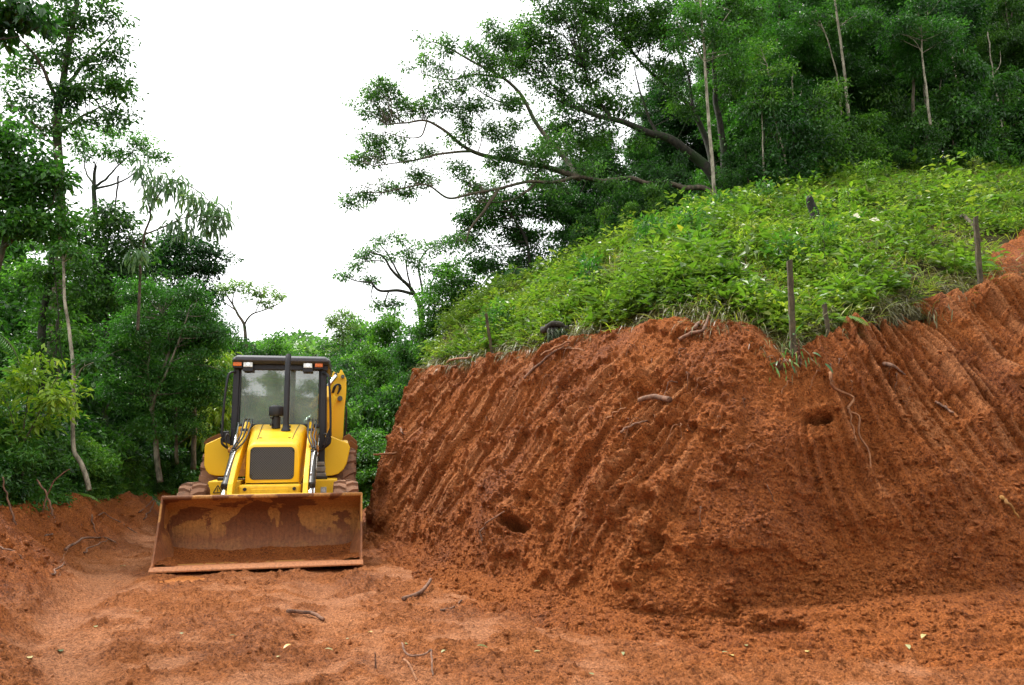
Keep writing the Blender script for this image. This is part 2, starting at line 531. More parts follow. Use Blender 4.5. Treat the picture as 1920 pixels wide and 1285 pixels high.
G_ = H_ + np.stack([np.linspace(-4, 16, len(H_)), np.full(len(H_), 30.0), np.linspace(0.5, 13, len(H_))], 1)
NR = len(T_)
HOLES = [(970, 986, 22, 14, .22), (1536, 800, 28, 12, .24), (1245, 1026, 17, 18, .06), (1660, 735, 14, 7, .06),
         (1450, 1176, 74, 20, .07), (1372, 1145, 24, 26, .05), (1085, 815, 12, 20, .05), (1235, 960, 30, 14, .05)]
def bank_surface(NU, NV):
    # uneven spacing in u: equal arc length at mid height
    uu = np.linspace(0, NR - 1, 4000)
    mid = catmull((T_ + C_) / 2, uu)
    arc = np.concatenate([[0], np.cumsum(np.linalg.norm(np.diff(mid, axis=0), axis=1))])
    # finer where it is near the camera
    dens = 1 / np.clip(np.linalg.norm(mid - np.array([0, 0, 1.3]), axis=1), 5, 30) ** 1.2
    cum = np.concatenate([[0], np.cumsum((dens[1:] + dens[:-1]) / 2 * np.diff(arc))])
    s_of = np.interp(np.linspace(0, cum[-1], NU), cum, np.arange(4000))
    u = np.interp(s_of, np.arange(4000), uu)
    S = np.interp(s_of, np.arange(4000), arc)
    T, C = catmull(T_, u), catmull(C_, u)
    dh = (T - C)[:, :2]; hor = np.linalg.norm(dh, axis=1); dh = dh / hor[:, None]
    hgt = C[:, 2] - T[:, 2]
    wob = 0.10 * noise2(S * 0.9, S * 0, 5) + 0.03 * noise2(S * 2.6, S * 0, 6)
    C = C + np.stack([dh[:, 0] * wob, dh[:, 1] * wob, 0.04 * noise2(S * 1.7, S * 0, 8) + 0.02 * noise2(S * 8, S * 0, 9)], 1)
    ap = np.interp(u, [0, 2, 6, 9, 12, 17], [0.7, 0.8, 0.8, 0.8, 1.3, 1.6])
    aph = np.interp(u, [0, 2, 6, 9, 12, 17], [0.12, 0.14, 0.14, 0.12, 0.3, 0.4])
    # v: -1..0 loose apron, 0..1 face, 1..1.15 rounded lip
    v = np.concatenate([np.linspace(-1, 0, int(NV * 0.17), endpoint=False), np.linspace(0, 1, int(NV * 0.75), endpoint=False), np.linspace(1, 1.2, NV - int(NV * 0.17) - int(NV * 0.75))])
    Vv = v[None, :]
    slope_len = np.sqrt(hor ** 2 + hgt ** 2)
    f = np.clip(Vv, 0, 1)
    P = T[:, None, :] * (1 - f[..., None]) + C[:, None, :] * f[..., None]
    P[..., 2] += aph[:, None] * (1 - f) ** 3
    a = np.clip(-Vv, 0, 1)
    P[..., 0] += dh[:, 0, None] * a * ap[:, None]
    P[..., 1] += dh[:, 1, None] * a * ap[:, None]
    P[..., 2] -= aph[:, None] * (1 - (1 - a) ** 1.6) + 0.05 * a ** 3
    lip = np.clip((Vv - 1) / 0.2, 0, 1)
    P[..., 0] -= dh[:, 0, None] * lip * 0.5
    P[..., 1] -= dh[:, 1, None] * lip * 0.5
    P[..., 2] += lip * 0.13 - 0.10 * lip ** 2
    nrm = np.stack([dh[:, 0] * hgt, dh[:, 1] * hgt, hor], 1); nrm /= np.linalg.norm(nrm, axis=1)[:, None]
    n = nrm[:, None, :] * np.ones((1, len(v), 1))
    up = np.clip(-Vv, 0, 1)[..., None]
    n = unit(n * (1 - up) + np.array([0, 0, 1.0]) * up)
    s = S[:, None] + 0 * Vv
    t = (Vv * slope_len[:, None])
    face = sstep(-0.08, 0.06, Vv) * (1 - sstep(0.96, 1.12, Vv))
    right = sstep(9.2, 11.5, u)[:, None]
    # overall form
    d = 0.16 * np.sin(PI * f) ** 0.8 * face
    d = d + face * (0.13 * fbm(s * 0.6, t * 0.6, 2, 11) + 0.05 * noise2(s * 1.2, t * 2.0, 14))
    # long scars of the bucket: each pass leaves a step, each tooth a channel with sharp ridges between
    slant = 0.66 - 1.05 * sstep(7.5, 11.5, u)[:, None]
    sl = s - t * slant + 0.06 * noise2(s * 0.7, t * 0.5, 21)
    q1 = sl / 0.86 + 0.5 * noise2(s * 0.35, t * 0.18, 29)
    fr1 = q1 - np.floor(q1)
    step = np.where(fr1 < 0.9, fr1 / 0.9, (1 - fr1) / 0.1)
    teeth = np.abs(np.sin(PI * (sl / 0.175 + 0.5 * noise2(s * 0.5, t * 0.2, 25))))
    m1 = sstep(-0.25, 0.20, noise2(sl * 0.9, t * 0.30, 22) + 0.12 + 0.15 * right)
    r1 = 1 - np.abs(noise2(sl * 3.0, t * 0.16, 23)) * 2.4
    r2 = 1 - np.abs(noise2(sl * 8.5, t * 0.30, 24)) * 2.0
    gro = (0.055 * np.clip(r1, 0, 1) ** 2 + 0.026 * np.clip(r2, 0, 1) ** 2 - 0.050 * teeth ** 1.5 * m1 + 0.075 * (step - 0.5)) * (1 + 0.5 * right)
    low = sstep(0.0, 0.30, Vv + 0.25 * noise2(s * 0.7, s * 0, 28) + 0.08)
    nose = np.exp(-((u - 9.9) / 1.8) ** 4)[:, None] * (0.55 + 0.45 * sstep(0.2, 0.6, noise2(s * 0.9, t * 0.9, 27) + 0.5))
    k = face * low * (1 - 0.92 * nose) * (1 - 0.75 * right * (1 - sstep(0.15, 0.5, Vv + 0.2 * noise2(s * 0.8, t * 0.8, 26))))
    k = k * (1 - 0.8 * np.exp(-((u - 7.6) / 2.0) ** 4)[:, None] * sstep(0.72, 0.9, Vv))
    d = d + gro * k
    scr = np.clip((np.clip(r1, 0, 1) ** 2 * 0.45 + (1 - teeth) * m1 * 0.75 + 0.55 * sstep(0.55, 0.9, step) * (fr1 < 0.9)) * k, 0, 1)
    # broken ledges, with a steep underside
    led = noise2(s * 2.0 + 0.4 * t, t * 2.6, 31) + 0.5 * noise2(s * 4.6, t * 5.2, 32) + 0.3 * noise2(s * 11, t * 12, 33)
    saw = np.clip((led - 0.16) * 4.0, 0, 1)
    d = d + face * 0.065 * saw * (1 - 0.45 * right)
    scr = scr * (1 - 0.6 * saw)
    # crumbs and clods
    rough = 0.22 + 0.78 * sstep(-0.15, 0.3, noise2(s * 1.1, t * 1.1, 36))
    bil = np.abs(noise2(s * 6, t * 5, 41)) * 0.030 + np.abs(noise2(s * 13, t * 11, 42)) * 0.022
    clod = sstep(0.34, 0.46, noise2(s * 9, t * 9, 44)) * 0.026 + sstep(0.33, 0.45, noise2(s * 19, t * 19, 45)) * 0.020 + sstep(0.3, 0.42, noise2(s * 36, t * 36, 48)) * 0.012
    clod = clod * 0.5 + 0.034 * crumbs(s * 8, t * 8, 1, 0.35) + 0.026 * crumbs(s * 17, t * 17, 2, 0.5) + 0.015 * crumbs(s * 34, t * 34, 3, 0.7)
    d = d + 0.72 * (bil * (1 - 0.5 * scr) + clod * (1 - 0.9 * scr)) * rough * (0.55 + 0.45 * face) - 0.02
    d = d + 0.011 * noise2(s * 30, t * 26, 46) + 0.008 * noise2(s * 62, t * 57, 47)
    ap_l = np.clip(-Vv, 0, 1)
    d = d + ap_l * (1 - ap_l) * 4 * 0.07 * fbm(s * 1.6, t * 1.6, 3, 51)
    px, py = proj(P)
    for hx, hy, hr, hv, hd in HOLES:
        q = np.sqrt(((px - hx) / hr) ** 2 + ((py - hy - 3) / hv) ** 2) + 0.30 * noise2(s * 6, t * 6, 60) + 0.15 * noise2(s * 15, t * 15, 61)
        d = d - hd * 1.25 * (1 - sstep(0.55, 1.05, q))
        d = d + 0.05 * np.exp(-(((px - hx) / (hr * 1.5)) ** 2 + ((py - hy + hv * 1.3) / (hv * 0.6)) ** 2))
    P = P + n * d[..., None]
    tro = np.interp(u, [0, 2, 4, 6, 8, 17], [1, 0.55, 0.25, 0.12, 0, 0])[:, None] * (1 - sstep(0.1, 0.7, f)) + 0.45 * sstep(0.75, 1, -Vv)
    return P, n, u, v, S, scr, tro
BANK_P, BANK_N, BANK_U, BANK_V, BANK_S, BANK_SCR, BANK_TRO = bank_surface(1500, 430)
_nu, _nv = BANK_P.shape[:2]
tag(link('earth_bank', mesh_np('earth_bank', BANK_P, grid_faces(_nu, _nv)[:, ::-1], True, {'scrape': BANK_SCR, 'trodden': BANK_TRO}), M_SOIL), kind='structure')
_bpx, _bpy = proj(BANK_P)
def on_bank(px, py):
    "nearest point of the cut face to a place in the photograph, with its normal"
    q = (_bpx - px) ** 2 + (_bpy - py) ** 2 + (BANK_P[..., 1] > 15) * 1e6
    k = np.unravel_index(np.argmin(q), q.shape)
    return BANK_P[k], BANK_N[k]

def hill_point(u, w):
    "u: station along the cut, w: 0 at the crest, 1 at the top of the weedy slope, up to 2 in the forest"
    u = np.asarray(u, float); w = np.asarray(w, float)
    C, H, G = catmull(C_, u), catmull(H_, u), catmull(G_, u)
    a = np.clip(w, 0, 1)[:, None]; b = np.clip(w - 1, 0, 1)[:, None]
    P = C * (1 - a) + H * a + (G - H) * b
    z = 0.22 * np.sin(PI * np.clip(w, 0, 1)) + 0.10 * fbm(P[:, 0] * 0.6, P[:, 1] * 0.6, 3, 71) * sstep(0, 0.08, w)
    P[:, 2] += z - 0.03 - 0.16 * (1 - sstep(0.0, 0.04, w))
    return P
_u = np.linspace(0, NR - 1, 170); _w = np.concatenate([np.linspace(0, 1, 80), np.linspace(1.02, 2, 40)])
_U, _W = np.meshgrid(_u, _w, indexing='ij')
_HP = hill_point(_U.ravel(), _W.ravel())
tag(link('hillside', mesh_np('hillside', _HP, grid_faces(len(_u), len(_w))[:, ::-1], True), M_SLOPE), kind='structure')

# ------------------------------------------------------------------ terrain: road with the earth ridge on its left, valley floor
BERM = np.array([[-3.3, 2.2], [-3.95, 4.2], [-4.8, 6.1], [-5.8, 8.9], [-6.35, 11.8], [-6.6, 14.0], [-6.6, 18], [-5.6, 24], [-4.0, 30]])
PUDDLES = [(-3.36, 8.10, 0.26, 0.30)]
_FX = np.array([-4.0, -2.7] + [p[0] for p in T_[2:16]]); _FY = np.array([24, 15] + [p[1] for p in T_[2:16]])
def road_height(x, y):
    bx = np.interp(y, BERM[:, 1], BERM[:, 0])
    bx = bx + 0.22 * noise2(y * 0.7, y * 0, 81) + 0.1 * noise2(y * 2.1, y * 0, 82)
    d = x - bx                                   # + towards the road
    hb = np.interp(y, [2, 5, 8, 12, 15, 20, 30], [0.56, 0.62, 0.60, 0.48, 0.38, 0.3, 0.2])
    hb = hb * (1 + 0.12 * noise2(y * 1.1, y * 0, 83))
    wr = np.interp(y, [2, 5, 8, 15], [1.35, 1.4, 1.35, 0.8])
    prof = np.where(d > 0, 1 - sstep(0.05, 0.95, d / wr + 0.10 * noise2(x * 1.6, y * 1.6, 84)), 1 - sstep(0, 1, -d / 1.9))
    z = hb * prof
    z = z - 1.6 * sstep(0.6, 3.2, -d)
    near = prof * sstep(-2.2, -0.5, d)
    fy = 1 - 0.75 * sstep(9, 16, y)
    z = z + near * (0.10 * fbm(x * 1.7, y * 1.7, 2, 85) + fy * (0.13 * np.abs(noise2(x * 3.2, y * 3.2, 86)) + 0.09 * crumbs(x * 5, y * 5, 7, 0.5) + 0.045 * crumbs(x * 10, y * 10, 8, 0.6) + 0.022 * crumbs(x * 21, y * 21, 9, 0.7)))
    # wheel tracks leading to the machine, shallow ruts, crumbs
    lane = 1 - prof
    for cx in (-3.95, -1.95):
        q = x - (cx + 0.17 * (8.6 - y) + 0.08 * noise2(y * 0.6, y * 0, 89))
        z = z + (-0.035 * np.exp(-(q / 0.20) ** 2) + 0.014 * np.exp(-((np.abs(q) - 0.34) / 0.10) ** 2)) * lane
    z = z + lane * (0.014 * fbm(x * 0.7, y * 0.7, 3, 91) + 0.012 * noise2(x * 3, y * 3, 92))
    # pale compacted strips pressed by the wheels
    strip = 0 * x
    for xs in ((-2.0, -2.9, -3.7, -4.35, -4.9), (-0.1, -0.95, -1.6, -2.1, -2.4)):
        q = x - np.interp(y, [4.0, 5.2, 6.8, 8.8, 11.5], xs) - 0.10 * noise2(y * 0.9, y * 0 + xs[0], 79)
        g_ = np.exp(-(q / 0.25) ** 4) * lane
        strip = np.maximum(strip, g_ * sstep(-0.55, 0.1, noise2(x * 1.3, y * 1.1, 80)))
        z = z - 0.03 * g_ + 0.012 * g_ * np.sin(2 * PI * (y + 0.6 * np.abs(q)) / 0.17) * sstep(-0.2, 0.3, noise2(x * 0.9, y * 0.7, 78))
    patch = sstep(-0.75, 0.35, 0.8 * noise2(x * 0.8, y * 0.8, 93) + 0.7 * noise2(x * 2.7, y * 2.7, 94) + 0.4 * noise2(x * 7, y * 7, 90)) * (1 - 0.75 * strip)
    crumb = np.abs(noise2(x * 9, y * 9, 95)) * 0.018 + 0.024 * crumbs(x * 13, y * 13, 4, 0.4) + 0.018 * crumbs(x * 26, y * 26, 5, 0.55) + 0.010 * crumbs(x * 48, y * 48, 6, 0.7)
    z = z + (0.40 + 1.15 * patch) * crumb
    # tread prints beside the foot of the cut
    along = (y - 7.4) * 0.9 - (x + 1.2) * 0.44; across = (x + 1.2) * 0.9 + (y - 7.4) * 0.44
    tr = np.exp(-((along - 0.6) / 1.0) ** 4) * np.exp(-(across / 0.24) ** 4)
    z = z + tr * 0.022 * np.sin(2 * PI * (along + 0.5 * np.abs(across)) / 0.15)
    pd = 0 * x
    for px_, py_, rx, ry in PUDDLES:
        q = np.sqrt(((x - px_) / rx) ** 2 + ((y - py_) / ry) ** 2) + 0.2 * noise2(x * 4, y * 4, 98)
        pd = np.maximum(pd, 1 - sstep(0.7, 1.25, q))
    under = np.exp(-(((y - 8.75) - 0.23 * (x + 2.75)) / 0.22) ** 4) * np.exp(-((x + 2.75) / 1.25) ** 8)   # pressed down under the bucket lip
    z = z * (1 - 0.8 * under) - 0.03 * under
    z = z * (1 - pd) - 0.07 * pd
    # the road climbs a little behind the machine and bends away
    z = z + 0.035 * np.clip(y - 13, 0, 12)
    scr = np.clip((1 - patch) * lane * 0.9 + pd * 0.5, 0, 1)
    foot = np.interp(x, _FX, _FY)
    tro = np.clip(1 - 2.4 * prof, 0, 1) * (0.45 + 0.55 * sstep(0.55, 1.3, foot - y + 0.35 * noise2(x * 1.3, y * 1.3, 99)))
    return z, scr, tro
_y = np.concatenate([np.linspace(-6, 3.5, 40, endpoint=False), 1 / np.linspace(1 / 3.5, 1 / 32, 470)])
_x01 = np.linspace(0, 1, 760)
_xl = np.interp(_y, [-6, 3, 6, 12, 32], [-8.5, -8.0, -9.3, -10.5, -11]); _xr = np.interp(_y, [-6, 3.5, 6, 9, 14, 32], [7, 5.5, 5.5, 4.5, 3, 6])
_X = _xl[:, None] + (_xr - _xl)[:, None] * _x01[None, :]; _Y = _y[:, None] + 0 * _X
_Z, _SC, _TR = road_height(_X, _Y)
tag(link('dirt_road', mesh_np('dirt_road', np.stack([_X, _Y, _Z], -1), grid_faces(len(_y), 760)[:, ::-1], True, {'scrape': _SC, 'trodden': _TR}), M_SOIL), kind='structure')

def valley_height(x, y):
    z = -1.0 - 3.0 * sstep(-8, -22, x) + 0.6 * fbm(x * 0.12, y * 0.12, 3, 101)
    z = z + 30 * sstep(70, 420, np.hypot(x, y))
    z = z - 2.0 * sstep(20, 45, y) * (1 - sstep(60, 120, y))
    return z
_r = np.concatenate([[0.5], np.geomspace(3, 1500, 70)]); _a = np.linspace(0, 2 * PI, 97)
_GX = _r[:, None] * np.sin(_a)[None, :]; _GY = _r[:, None] * np.cos(_a)[None, :] + 6
_GZ = valley_height(_GX, _GY)
tag(link('ground', mesh_np('ground', np.stack([_GX, _GY, _GZ], -1), grid_faces(len(_r), len(_a)), True), M_FLOOR), kind='structure')

# muddy water standing in the hollows in front of the bucket
def water_mat():
    m, t, b = new_mat('muddy_water')
    b.inputs['Base Color'].default_value = (0.46, 0.17, 0.05, 1)
    b.inputs['Specular IOR Level'].default_value = 0.3
    b.inputs['Roughness'].default_value = 0.14
    co = t.nodes.new('ShaderNodeTexCoord').outputs['Object']
    n = noise_node(t, 12, 2, 0.5, co)
    t.links.new(bump(t, n.outputs['Fac'], 0.05, 0.02), b.inputs['Normal'])
    return m
M_WATER = water_mat()
for k, (px_, py_, rx, ry) in enumerate(PUDDLES):
    a_ = np.linspace(0, 2 * PI, 64, endpoint=False)
    rr_ = 1.3 + 0.1 * noise2(np.cos(a_) * 2, np.sin(a_) * 2, 110 + k)
    ring = np.stack([px_ + rx * rr_ * np.cos(a_), py_ + ry * rr_ * np.sin(a_), np.full(64, -0.026)], 1)
    V = np.concatenate([ring, [[px_, py_, -0.026]]])
    i_ = np.arange(64)
    tag(link('puddle', mesh_np('puddle', V, np.stack([np.full(64, 64), i_, (i_ + 1) % 64], 1)), M_WATER), kind='structure')

# ------------------------------------------------------------------ backhoe loader
def paint_mat(name, col, rough=0.38, dirt=0.35, dirt_col=(0.28, 0.10, 0.04), low=None):
    m, t, b = new_mat(name)
    co = t.nodes.new('ShaderNodeTexCoord').outputs['Object']
    n = noise_node(t, 5, 6, 0.7, co); n2 = noise_node(t, 45, 4, 0.7, co)
    f = mth(t, 'ADD', mth(t, 'MULTIPLY', n.outputs['Fac'], 0.7), mth(t, 'MULTIPLY', n2.outputs['Fac'], 0.3))
    if low is not None:
        g = t.nodes.new('ShaderNodeNewGeometry')
        sx = t.nodes.new('ShaderNodeSeparateXYZ'); t.links.new(g.outputs['Position'], sx.inputs[0])
        mr = nd(t, 'ShaderNodeMapRange'); t.links.new(sx.outputs['Z'], mr.inputs['Value'])
        mr.inputs['From Min'].default_value = low[0]; mr.inputs['From Max'].default_value = low[1]
        mr.inputs['To Min'].default_value = 0.25; mr.inputs['To Max'].default_value = 0.0
        f = mth(t, 'ADD', f, mr.outputs[0])
    r = ramp(t, [(0.62 - 0.15 * dirt, 0.0), (0.80 - 0.15 * dirt, dirt)])
    t.links.new(f, r.inputs[0])
    c = mixc(t, r.outputs[0], col, dirt_col)
    t.links.new(c, b.inputs['Base Color'])
    rr = ramp(t, [(0.4, rough), (0.75, min(1, rough + 0.3))])
    t.links.new(f, rr.inputs[0]); t.links.new(rr.outputs[0], b.inputs['Roughness'])
    b.inputs['Specular IOR Level'].default_value = 0.45
    t.links.new(bump(t, n2.outputs['Fac'], 0.04, 0.01), b.inputs['Normal'])
    return m
def plain_mat(name, col, rough=0.5, metal=0.0, emit=None):
    m, t, b = new_mat(name)
    co = t.nodes.new('ShaderNodeTexCoord').outputs['Object']
    n = noise_node(t, 18, 4, 0.6, co)
    r = ramp(t, [(0.35, tuple(c * 0.8 for c in col)), (0.65, tuple(min(1, c * 1.15) for c in col))])
    t.links.new(n.outputs['Fac'], r.inputs[0]); t.links.new(r.outputs[0], b.inputs['Base Color'])
    b.inputs['Roughness'].default_value = rough
    b.inputs['Metallic'].default_value = metal
    return m
M_YEL = paint_mat('yellow_paint', (0.93, 0.56, 0.012), 0.30, 0.3, low=(0.5, 1.0))
M_YEL2 = paint_mat('yellow_paint_worn', (0.90, 0.48, 0.012), 0.42, 0.8, low=(0.9, 2.0))
M_BLK = paint_mat('black_paint', (0.016, 0.016, 0.019), 0.42, 0.2)
M_GREY = plain_mat('roof_grey', (0.055, 0.055, 0.062), 0.4)
M_RUB = plain_mat('rubber_hose', (0.012, 0.012, 0.012), 0.6)
M_CHROME = plain_mat('chrome_rod', (0.75, 0.74, 0.72), 0.12, 1.0)
M_STEEL = plain_mat('cylinder_steel', (0.10, 0.095, 0.09), 0.38, 0.7)
M_STEP = plain_mat('step_grey', (0.22, 0.20, 0.17), 0.7)
M_AMBER = plain_mat('amber_lens', (0.75, 0.16, 0.01), 0.15)
M_LENS = plain_mat('lamp_lens', (0.62, 0.60, 0.55), 0.08, 0.6)
M_SEAT = plain_mat('seat_fabric', (0.03, 0.03, 0.035), 0.9)
M_STICKER = plain_mat('sticker_grey', (0.5, 0.5, 0.47), 0.5)
def glass_mat():
    m, t, b = new_mat('cab_glass')
    t.nodes.remove(b)
    tr = t.nodes.new('ShaderNodeBsdfTransparent'); tr.inputs[0].default_value = (0.86, 0.93, 0.89, 1)
    gl = t.nodes.new('ShaderNodeBsdfGlossy'); gl.inputs['Roughness'].default_value = 0.02
    df = t.nodes.new('ShaderNodeBsdfDiffuse'); df.inputs[0].default_value = (0.60, 0.68, 0.60, 1)   # a film of dust, with the milky greenish reflection put into its colour
    co = t.nodes.new('ShaderNodeTexCoord').outputs['Object']
    n = noise_node(t, 3.5, 5, 0.65, co)
    rr = ramp(t, [(0.3, 0.18), (0.7, 0.32)]); t.links.new(n.outputs['Fac'], rr.inputs[0])
    lw = t.nodes.new('ShaderNodeFresnel'); lw.inputs[0].default_value = 1.55
    m0 = t.nodes.new('ShaderNodeMixShader'); t.links.new(rr.outputs[0], m0.inputs[0])
    t.links.new(tr.outputs[0], m0.inputs[1]); t.links.new(df.outputs[0], m0.inputs[2])
    m1 = t.nodes.new('ShaderNodeMixShader')
    t.links.new(mth(t, 'MULTIPLY', lw.outputs[0], 3.6), m1.inputs[0])
    t.links.new(m0.outputs[0], m1.inputs[1]); t.links.new(gl.outputs[0], m1.inputs[2])
    t.links.new(m1.outputs[0], t.nodes['Material Output'].inputs['Surface'])
    return m
M_GLASS = glass_mat()
def grille_mat():
    m, t, b = new_mat('grille_mesh')
    co = t.nodes.new('ShaderNodeTexCoord').outputs['Object']
    v = nd(t, 'ShaderNodeMapping'); v.inputs['Rotation'].default_value = (0, R(45), 0); v.inputs['Scale'].default_value = (1, 0, 1)
    t.links.new(co, v.inputs['Vector'])
    sx = t.nodes.new('ShaderNodeSeparateXYZ'); t.links.new(v.outputs[0], sx.inputs[0])
    def wave(s):
        w = mth(t, 'ABSOLUTE', mth(t, 'SINE', mth(t, 'MULTIPLY', s, PI / 0.022)))
        return w
    a = mth(t, 'MULTIPLY', wave(sx.outputs['X']), wave(sx.outputs['Z']))
    r = ramp(t, [(0.18, (0.10, 0.095, 0.085)), (0.42, (0.010, 0.010, 0.010))])
    t.links.new(a, r.inputs[0]); t.links.new(r.outputs[0], b.inputs['Base Color'])
    b.inputs['Roughness'].default_value = 0.5
    t.links.new(bump(t, mth(t, 'SUBTRACT', 1.0, a), 0.5, 0.004), b.inputs['Normal'])
    return m
M_GRILLE = grille_mat()
def bucket_mat():
    m, t, b = new_mat('muddy_bucket_steel')
    co = t.nodes.new('ShaderNodeTexCoord').outputs['Object']
    sx = t.nodes.new('ShaderNodeSeparateXYZ'); t.links.new(co, sx.inputs[0])
    n = noise_node(t, 2.3, 5, 0.55, co, 0.4); n2 = noise_node(t, 34, 5, 0.7, co); n3 = noise_node(t, 9, 4, 0.6, co)
    base = mixc(t, n3.outputs['Fac'], (0.36, 0.155, 0.032), (0.46, 0.215, 0.052))
    wet = ramp(t, [(0.492, 0.0), (0.508, 1.0)])
    t.links.new(mth(t, 'ADD', n.outputs['Fac'], mth(t, 'MULTIPLY', mth(t, 'SUBTRACT', n2.outputs['Fac'], 0.5), 0.10)), wet.inputs[0])
    col = mixc(t, wet.outputs[0], base, (0.17, 0.056, 0.014))
    lowz = nd(t, 'ShaderNodeMapRange'); t.links.new(sx.outputs['Z'], lowz.inputs['Value'])
    lowz.inputs['From Min'].default_value = 0.42; lowz.inputs['From Max'].default_value = 0.25
    f = mth(t, 'MULTIPLY', lowz.outputs[0], mth(t, 'ADD', 0.55, mth(t, 'MULTIPLY', n3.outputs['Fac'], 0.6)))
    col = mixc(t, f, col, (0.25, 0.090, 0.030))
    lo2 = nd(t, 'ShaderNodeMapRange'); t.links.new(sx.outputs['Z'], lo2.inputs['Value'])
    lo2.inputs['From Min'].default_value = 0.14; lo2.inputs['From Max'].default_value = 0.05
    col = mixc(t, lo2.outputs[0], col, (0.42, 0.160, 0.055))
    mp = nd(t, 'ShaderNodeMapping'); mp.inputs['Scale'].default_value = (45, 45, 1.6); t.links.new(co, mp.inputs['Vector'])
    ns = noise_node(t, 1.0, 4, 0.6, mp.outputs[0])
    sr = ramp(t, [(0.35, (0.72, 0.70, 0.68)), (0.52, (1, 1, 1)), (0.7, (1.3, 1.25, 1.15))]); t.links.new(ns.outputs['Fac'], sr.inputs[0])
    col = mixc(t, 0.6, col, sr.outputs[0], 'MULTIPLY')
    gr = ramp(t, [(0.33, (0.5, 0.45, 0.42)), (0.5, (1, 1, 1)), (0.7, (1.25, 1.25, 1.25))]); t.links.new(n2.outputs['Fac'], gr.inputs[0])
    col = mixc(t, 0.7, col, gr.outputs[0], 'MULTIPLY')
    t.links.new(col, b.inputs['Base Color'])
    b.inputs['Roughness'].default_value = 0.7
    h = mth(t, 'ADD', mth(t, 'MULTIPLY', wet.outputs[0], 0.25), n2.outputs['Fac'])
    t.links.new(bump(t, h, 0.5, 0.015), b.inputs['Normal'])
    return m
M_BUCKET = bucket_mat()
M_TYRE = paint_mat('muddy_tyre', (0.045, 0.036, 0.032), 0.85, 0.95, (0.27, 0.135, 0.075), low=(0.2, 2.2))
M_MUDDY = paint_mat('muddy_steel', (0.22, 0.085, 0.02), 0.7, 0.8, (0.16, 0.055, 0.02))

class MB:
    "collects shapes into one mesh"
    def __init__(self): self.V, self.F = [], []
    def add(self, V, F):
        o = len(self.V)
        self.V += [tuple(v) for v in V]; self.F += [tuple(i + o for i in f) for f in F]
        return self
    def box(self, x0, x1, y0, y1, z0, z1):
        V = [(x, y, z) for x in (x0, x1) for y in (y0, y1) for z in (z0, z1)]
        return self.add(V, [(0, 1, 3, 2), (4, 6, 7, 5), (0, 4, 5, 1), (2, 3, 7, 6), (0, 2, 6, 4), (1, 5, 7, 3)])
    def bar(self, a, b, w, h, up=(0, 0, 1)):
        a, b = Vector(a), Vector(b); d = (b - a).normalized(); u = Vector(up)
        s = d.cross(u).normalized(); u = s.cross(d)
        V = [p + s * sx * w / 2 + u * sz * h / 2 for p in (a, b) for sx in (-1, 1) for sz in (-1, 1)]
        return self.add(V, [(0, 1, 3, 2), (4, 6, 7, 5), (0, 4, 5, 1), (2, 3, 7, 6), (0, 2, 6, 4), (1, 5, 7, 3)])
    def prism(self, poly, x0, x1, axis='x'):
        "polygon in the plane across the axis, pushed along it"
        n = len(poly)
        def P(a, u, v): return (a, u, v) if axis == 'x' else ((u, a, v) if axis == 'y' else (u, v, a))
        V = [P(x0, *p) for p in poly] + [P(x1, *p) for p in poly]
        F = [tuple(range(n)), tuple(range(2 * n - 1, n - 1, -1))] + [(i, i + n, (i + 1) % n + n, (i + 1) % n) for i in range(n)]
        return self.add(V, F)
    def tube(self, pts, r, sides=10):
        rad = r if hasattr(r, '__len__') else [r] * len(pts)
        V, F = tube_arrays([(np.array(pts, float), np.array(rad, float))], sides)
        return self.add(V.tolist(), F[0].tolist() + F[1].tolist())
    def lathe(self, prof, c, axis='x', seg=40):
        "prof: (along axis, radius)"
        V, F = [], []
        n = len(prof)
        for k in range(seg):
            a = 2 * PI * k / seg
            for h, r in prof:
                u, v = r * math.cos(a), r * math.sin(a)
                p = (h, u, v) if axis == 'x' else ((u, h, v) if axis == 'y' else (u, v, h))
                V.append((c[0] + p[0], c[1] + p[1], c[2] + p[2]))
        for k in range(seg):
            for i in range(n - 1):
                F.append((k * n + i, k * n + i + 1, ((k + 1) % seg) * n + i + 1, ((k + 1) % seg) * n + i))
        return self.add(V, F)
    def build(self, name, mat, parent=None, bevel=0.0, smooth=False, seg=2):
        me = bpy.data.meshes.new(name)
        me.from_pydata(self.V, [], self.F)
        bm = bmesh.new(); bm.from_mesh(me)
        bmesh.ops.recalc_face_normals(bm, faces=bm.faces)
        bm.to_mesh(me); bm.free()
        if smooth: me.polygons.foreach_set('use_smooth', [True] * len(me.polygons))
        o = link(name, me, mat, parent)
        if bevel:
            md = o.modifiers.new('bevel', 'BEVEL'); md.width = bevel; md.segments = seg; md.limit_method = 'ANGLE'; md.angle_limit = R(35)
            md.harden_normals = False
        return o
def arc(cy, cz, r, a0, a1, n=8):
    return [(cy + r * math.cos(R(a)), cz + r * math.sin(R(a))) for a in np.linspace(a0, a1, n)]

_p = onground(479.5, 1070)
BH = empty('backhoe_loader', (_p[0] + 0.035, _p[1], 0.022), 'yellow backhoe loader with its wide muddy bucket lowered onto the red dirt road', 'backhoe loader', rz=R(12.6))
BH.rotation_euler = (0, R(-0.4), R(12.9))

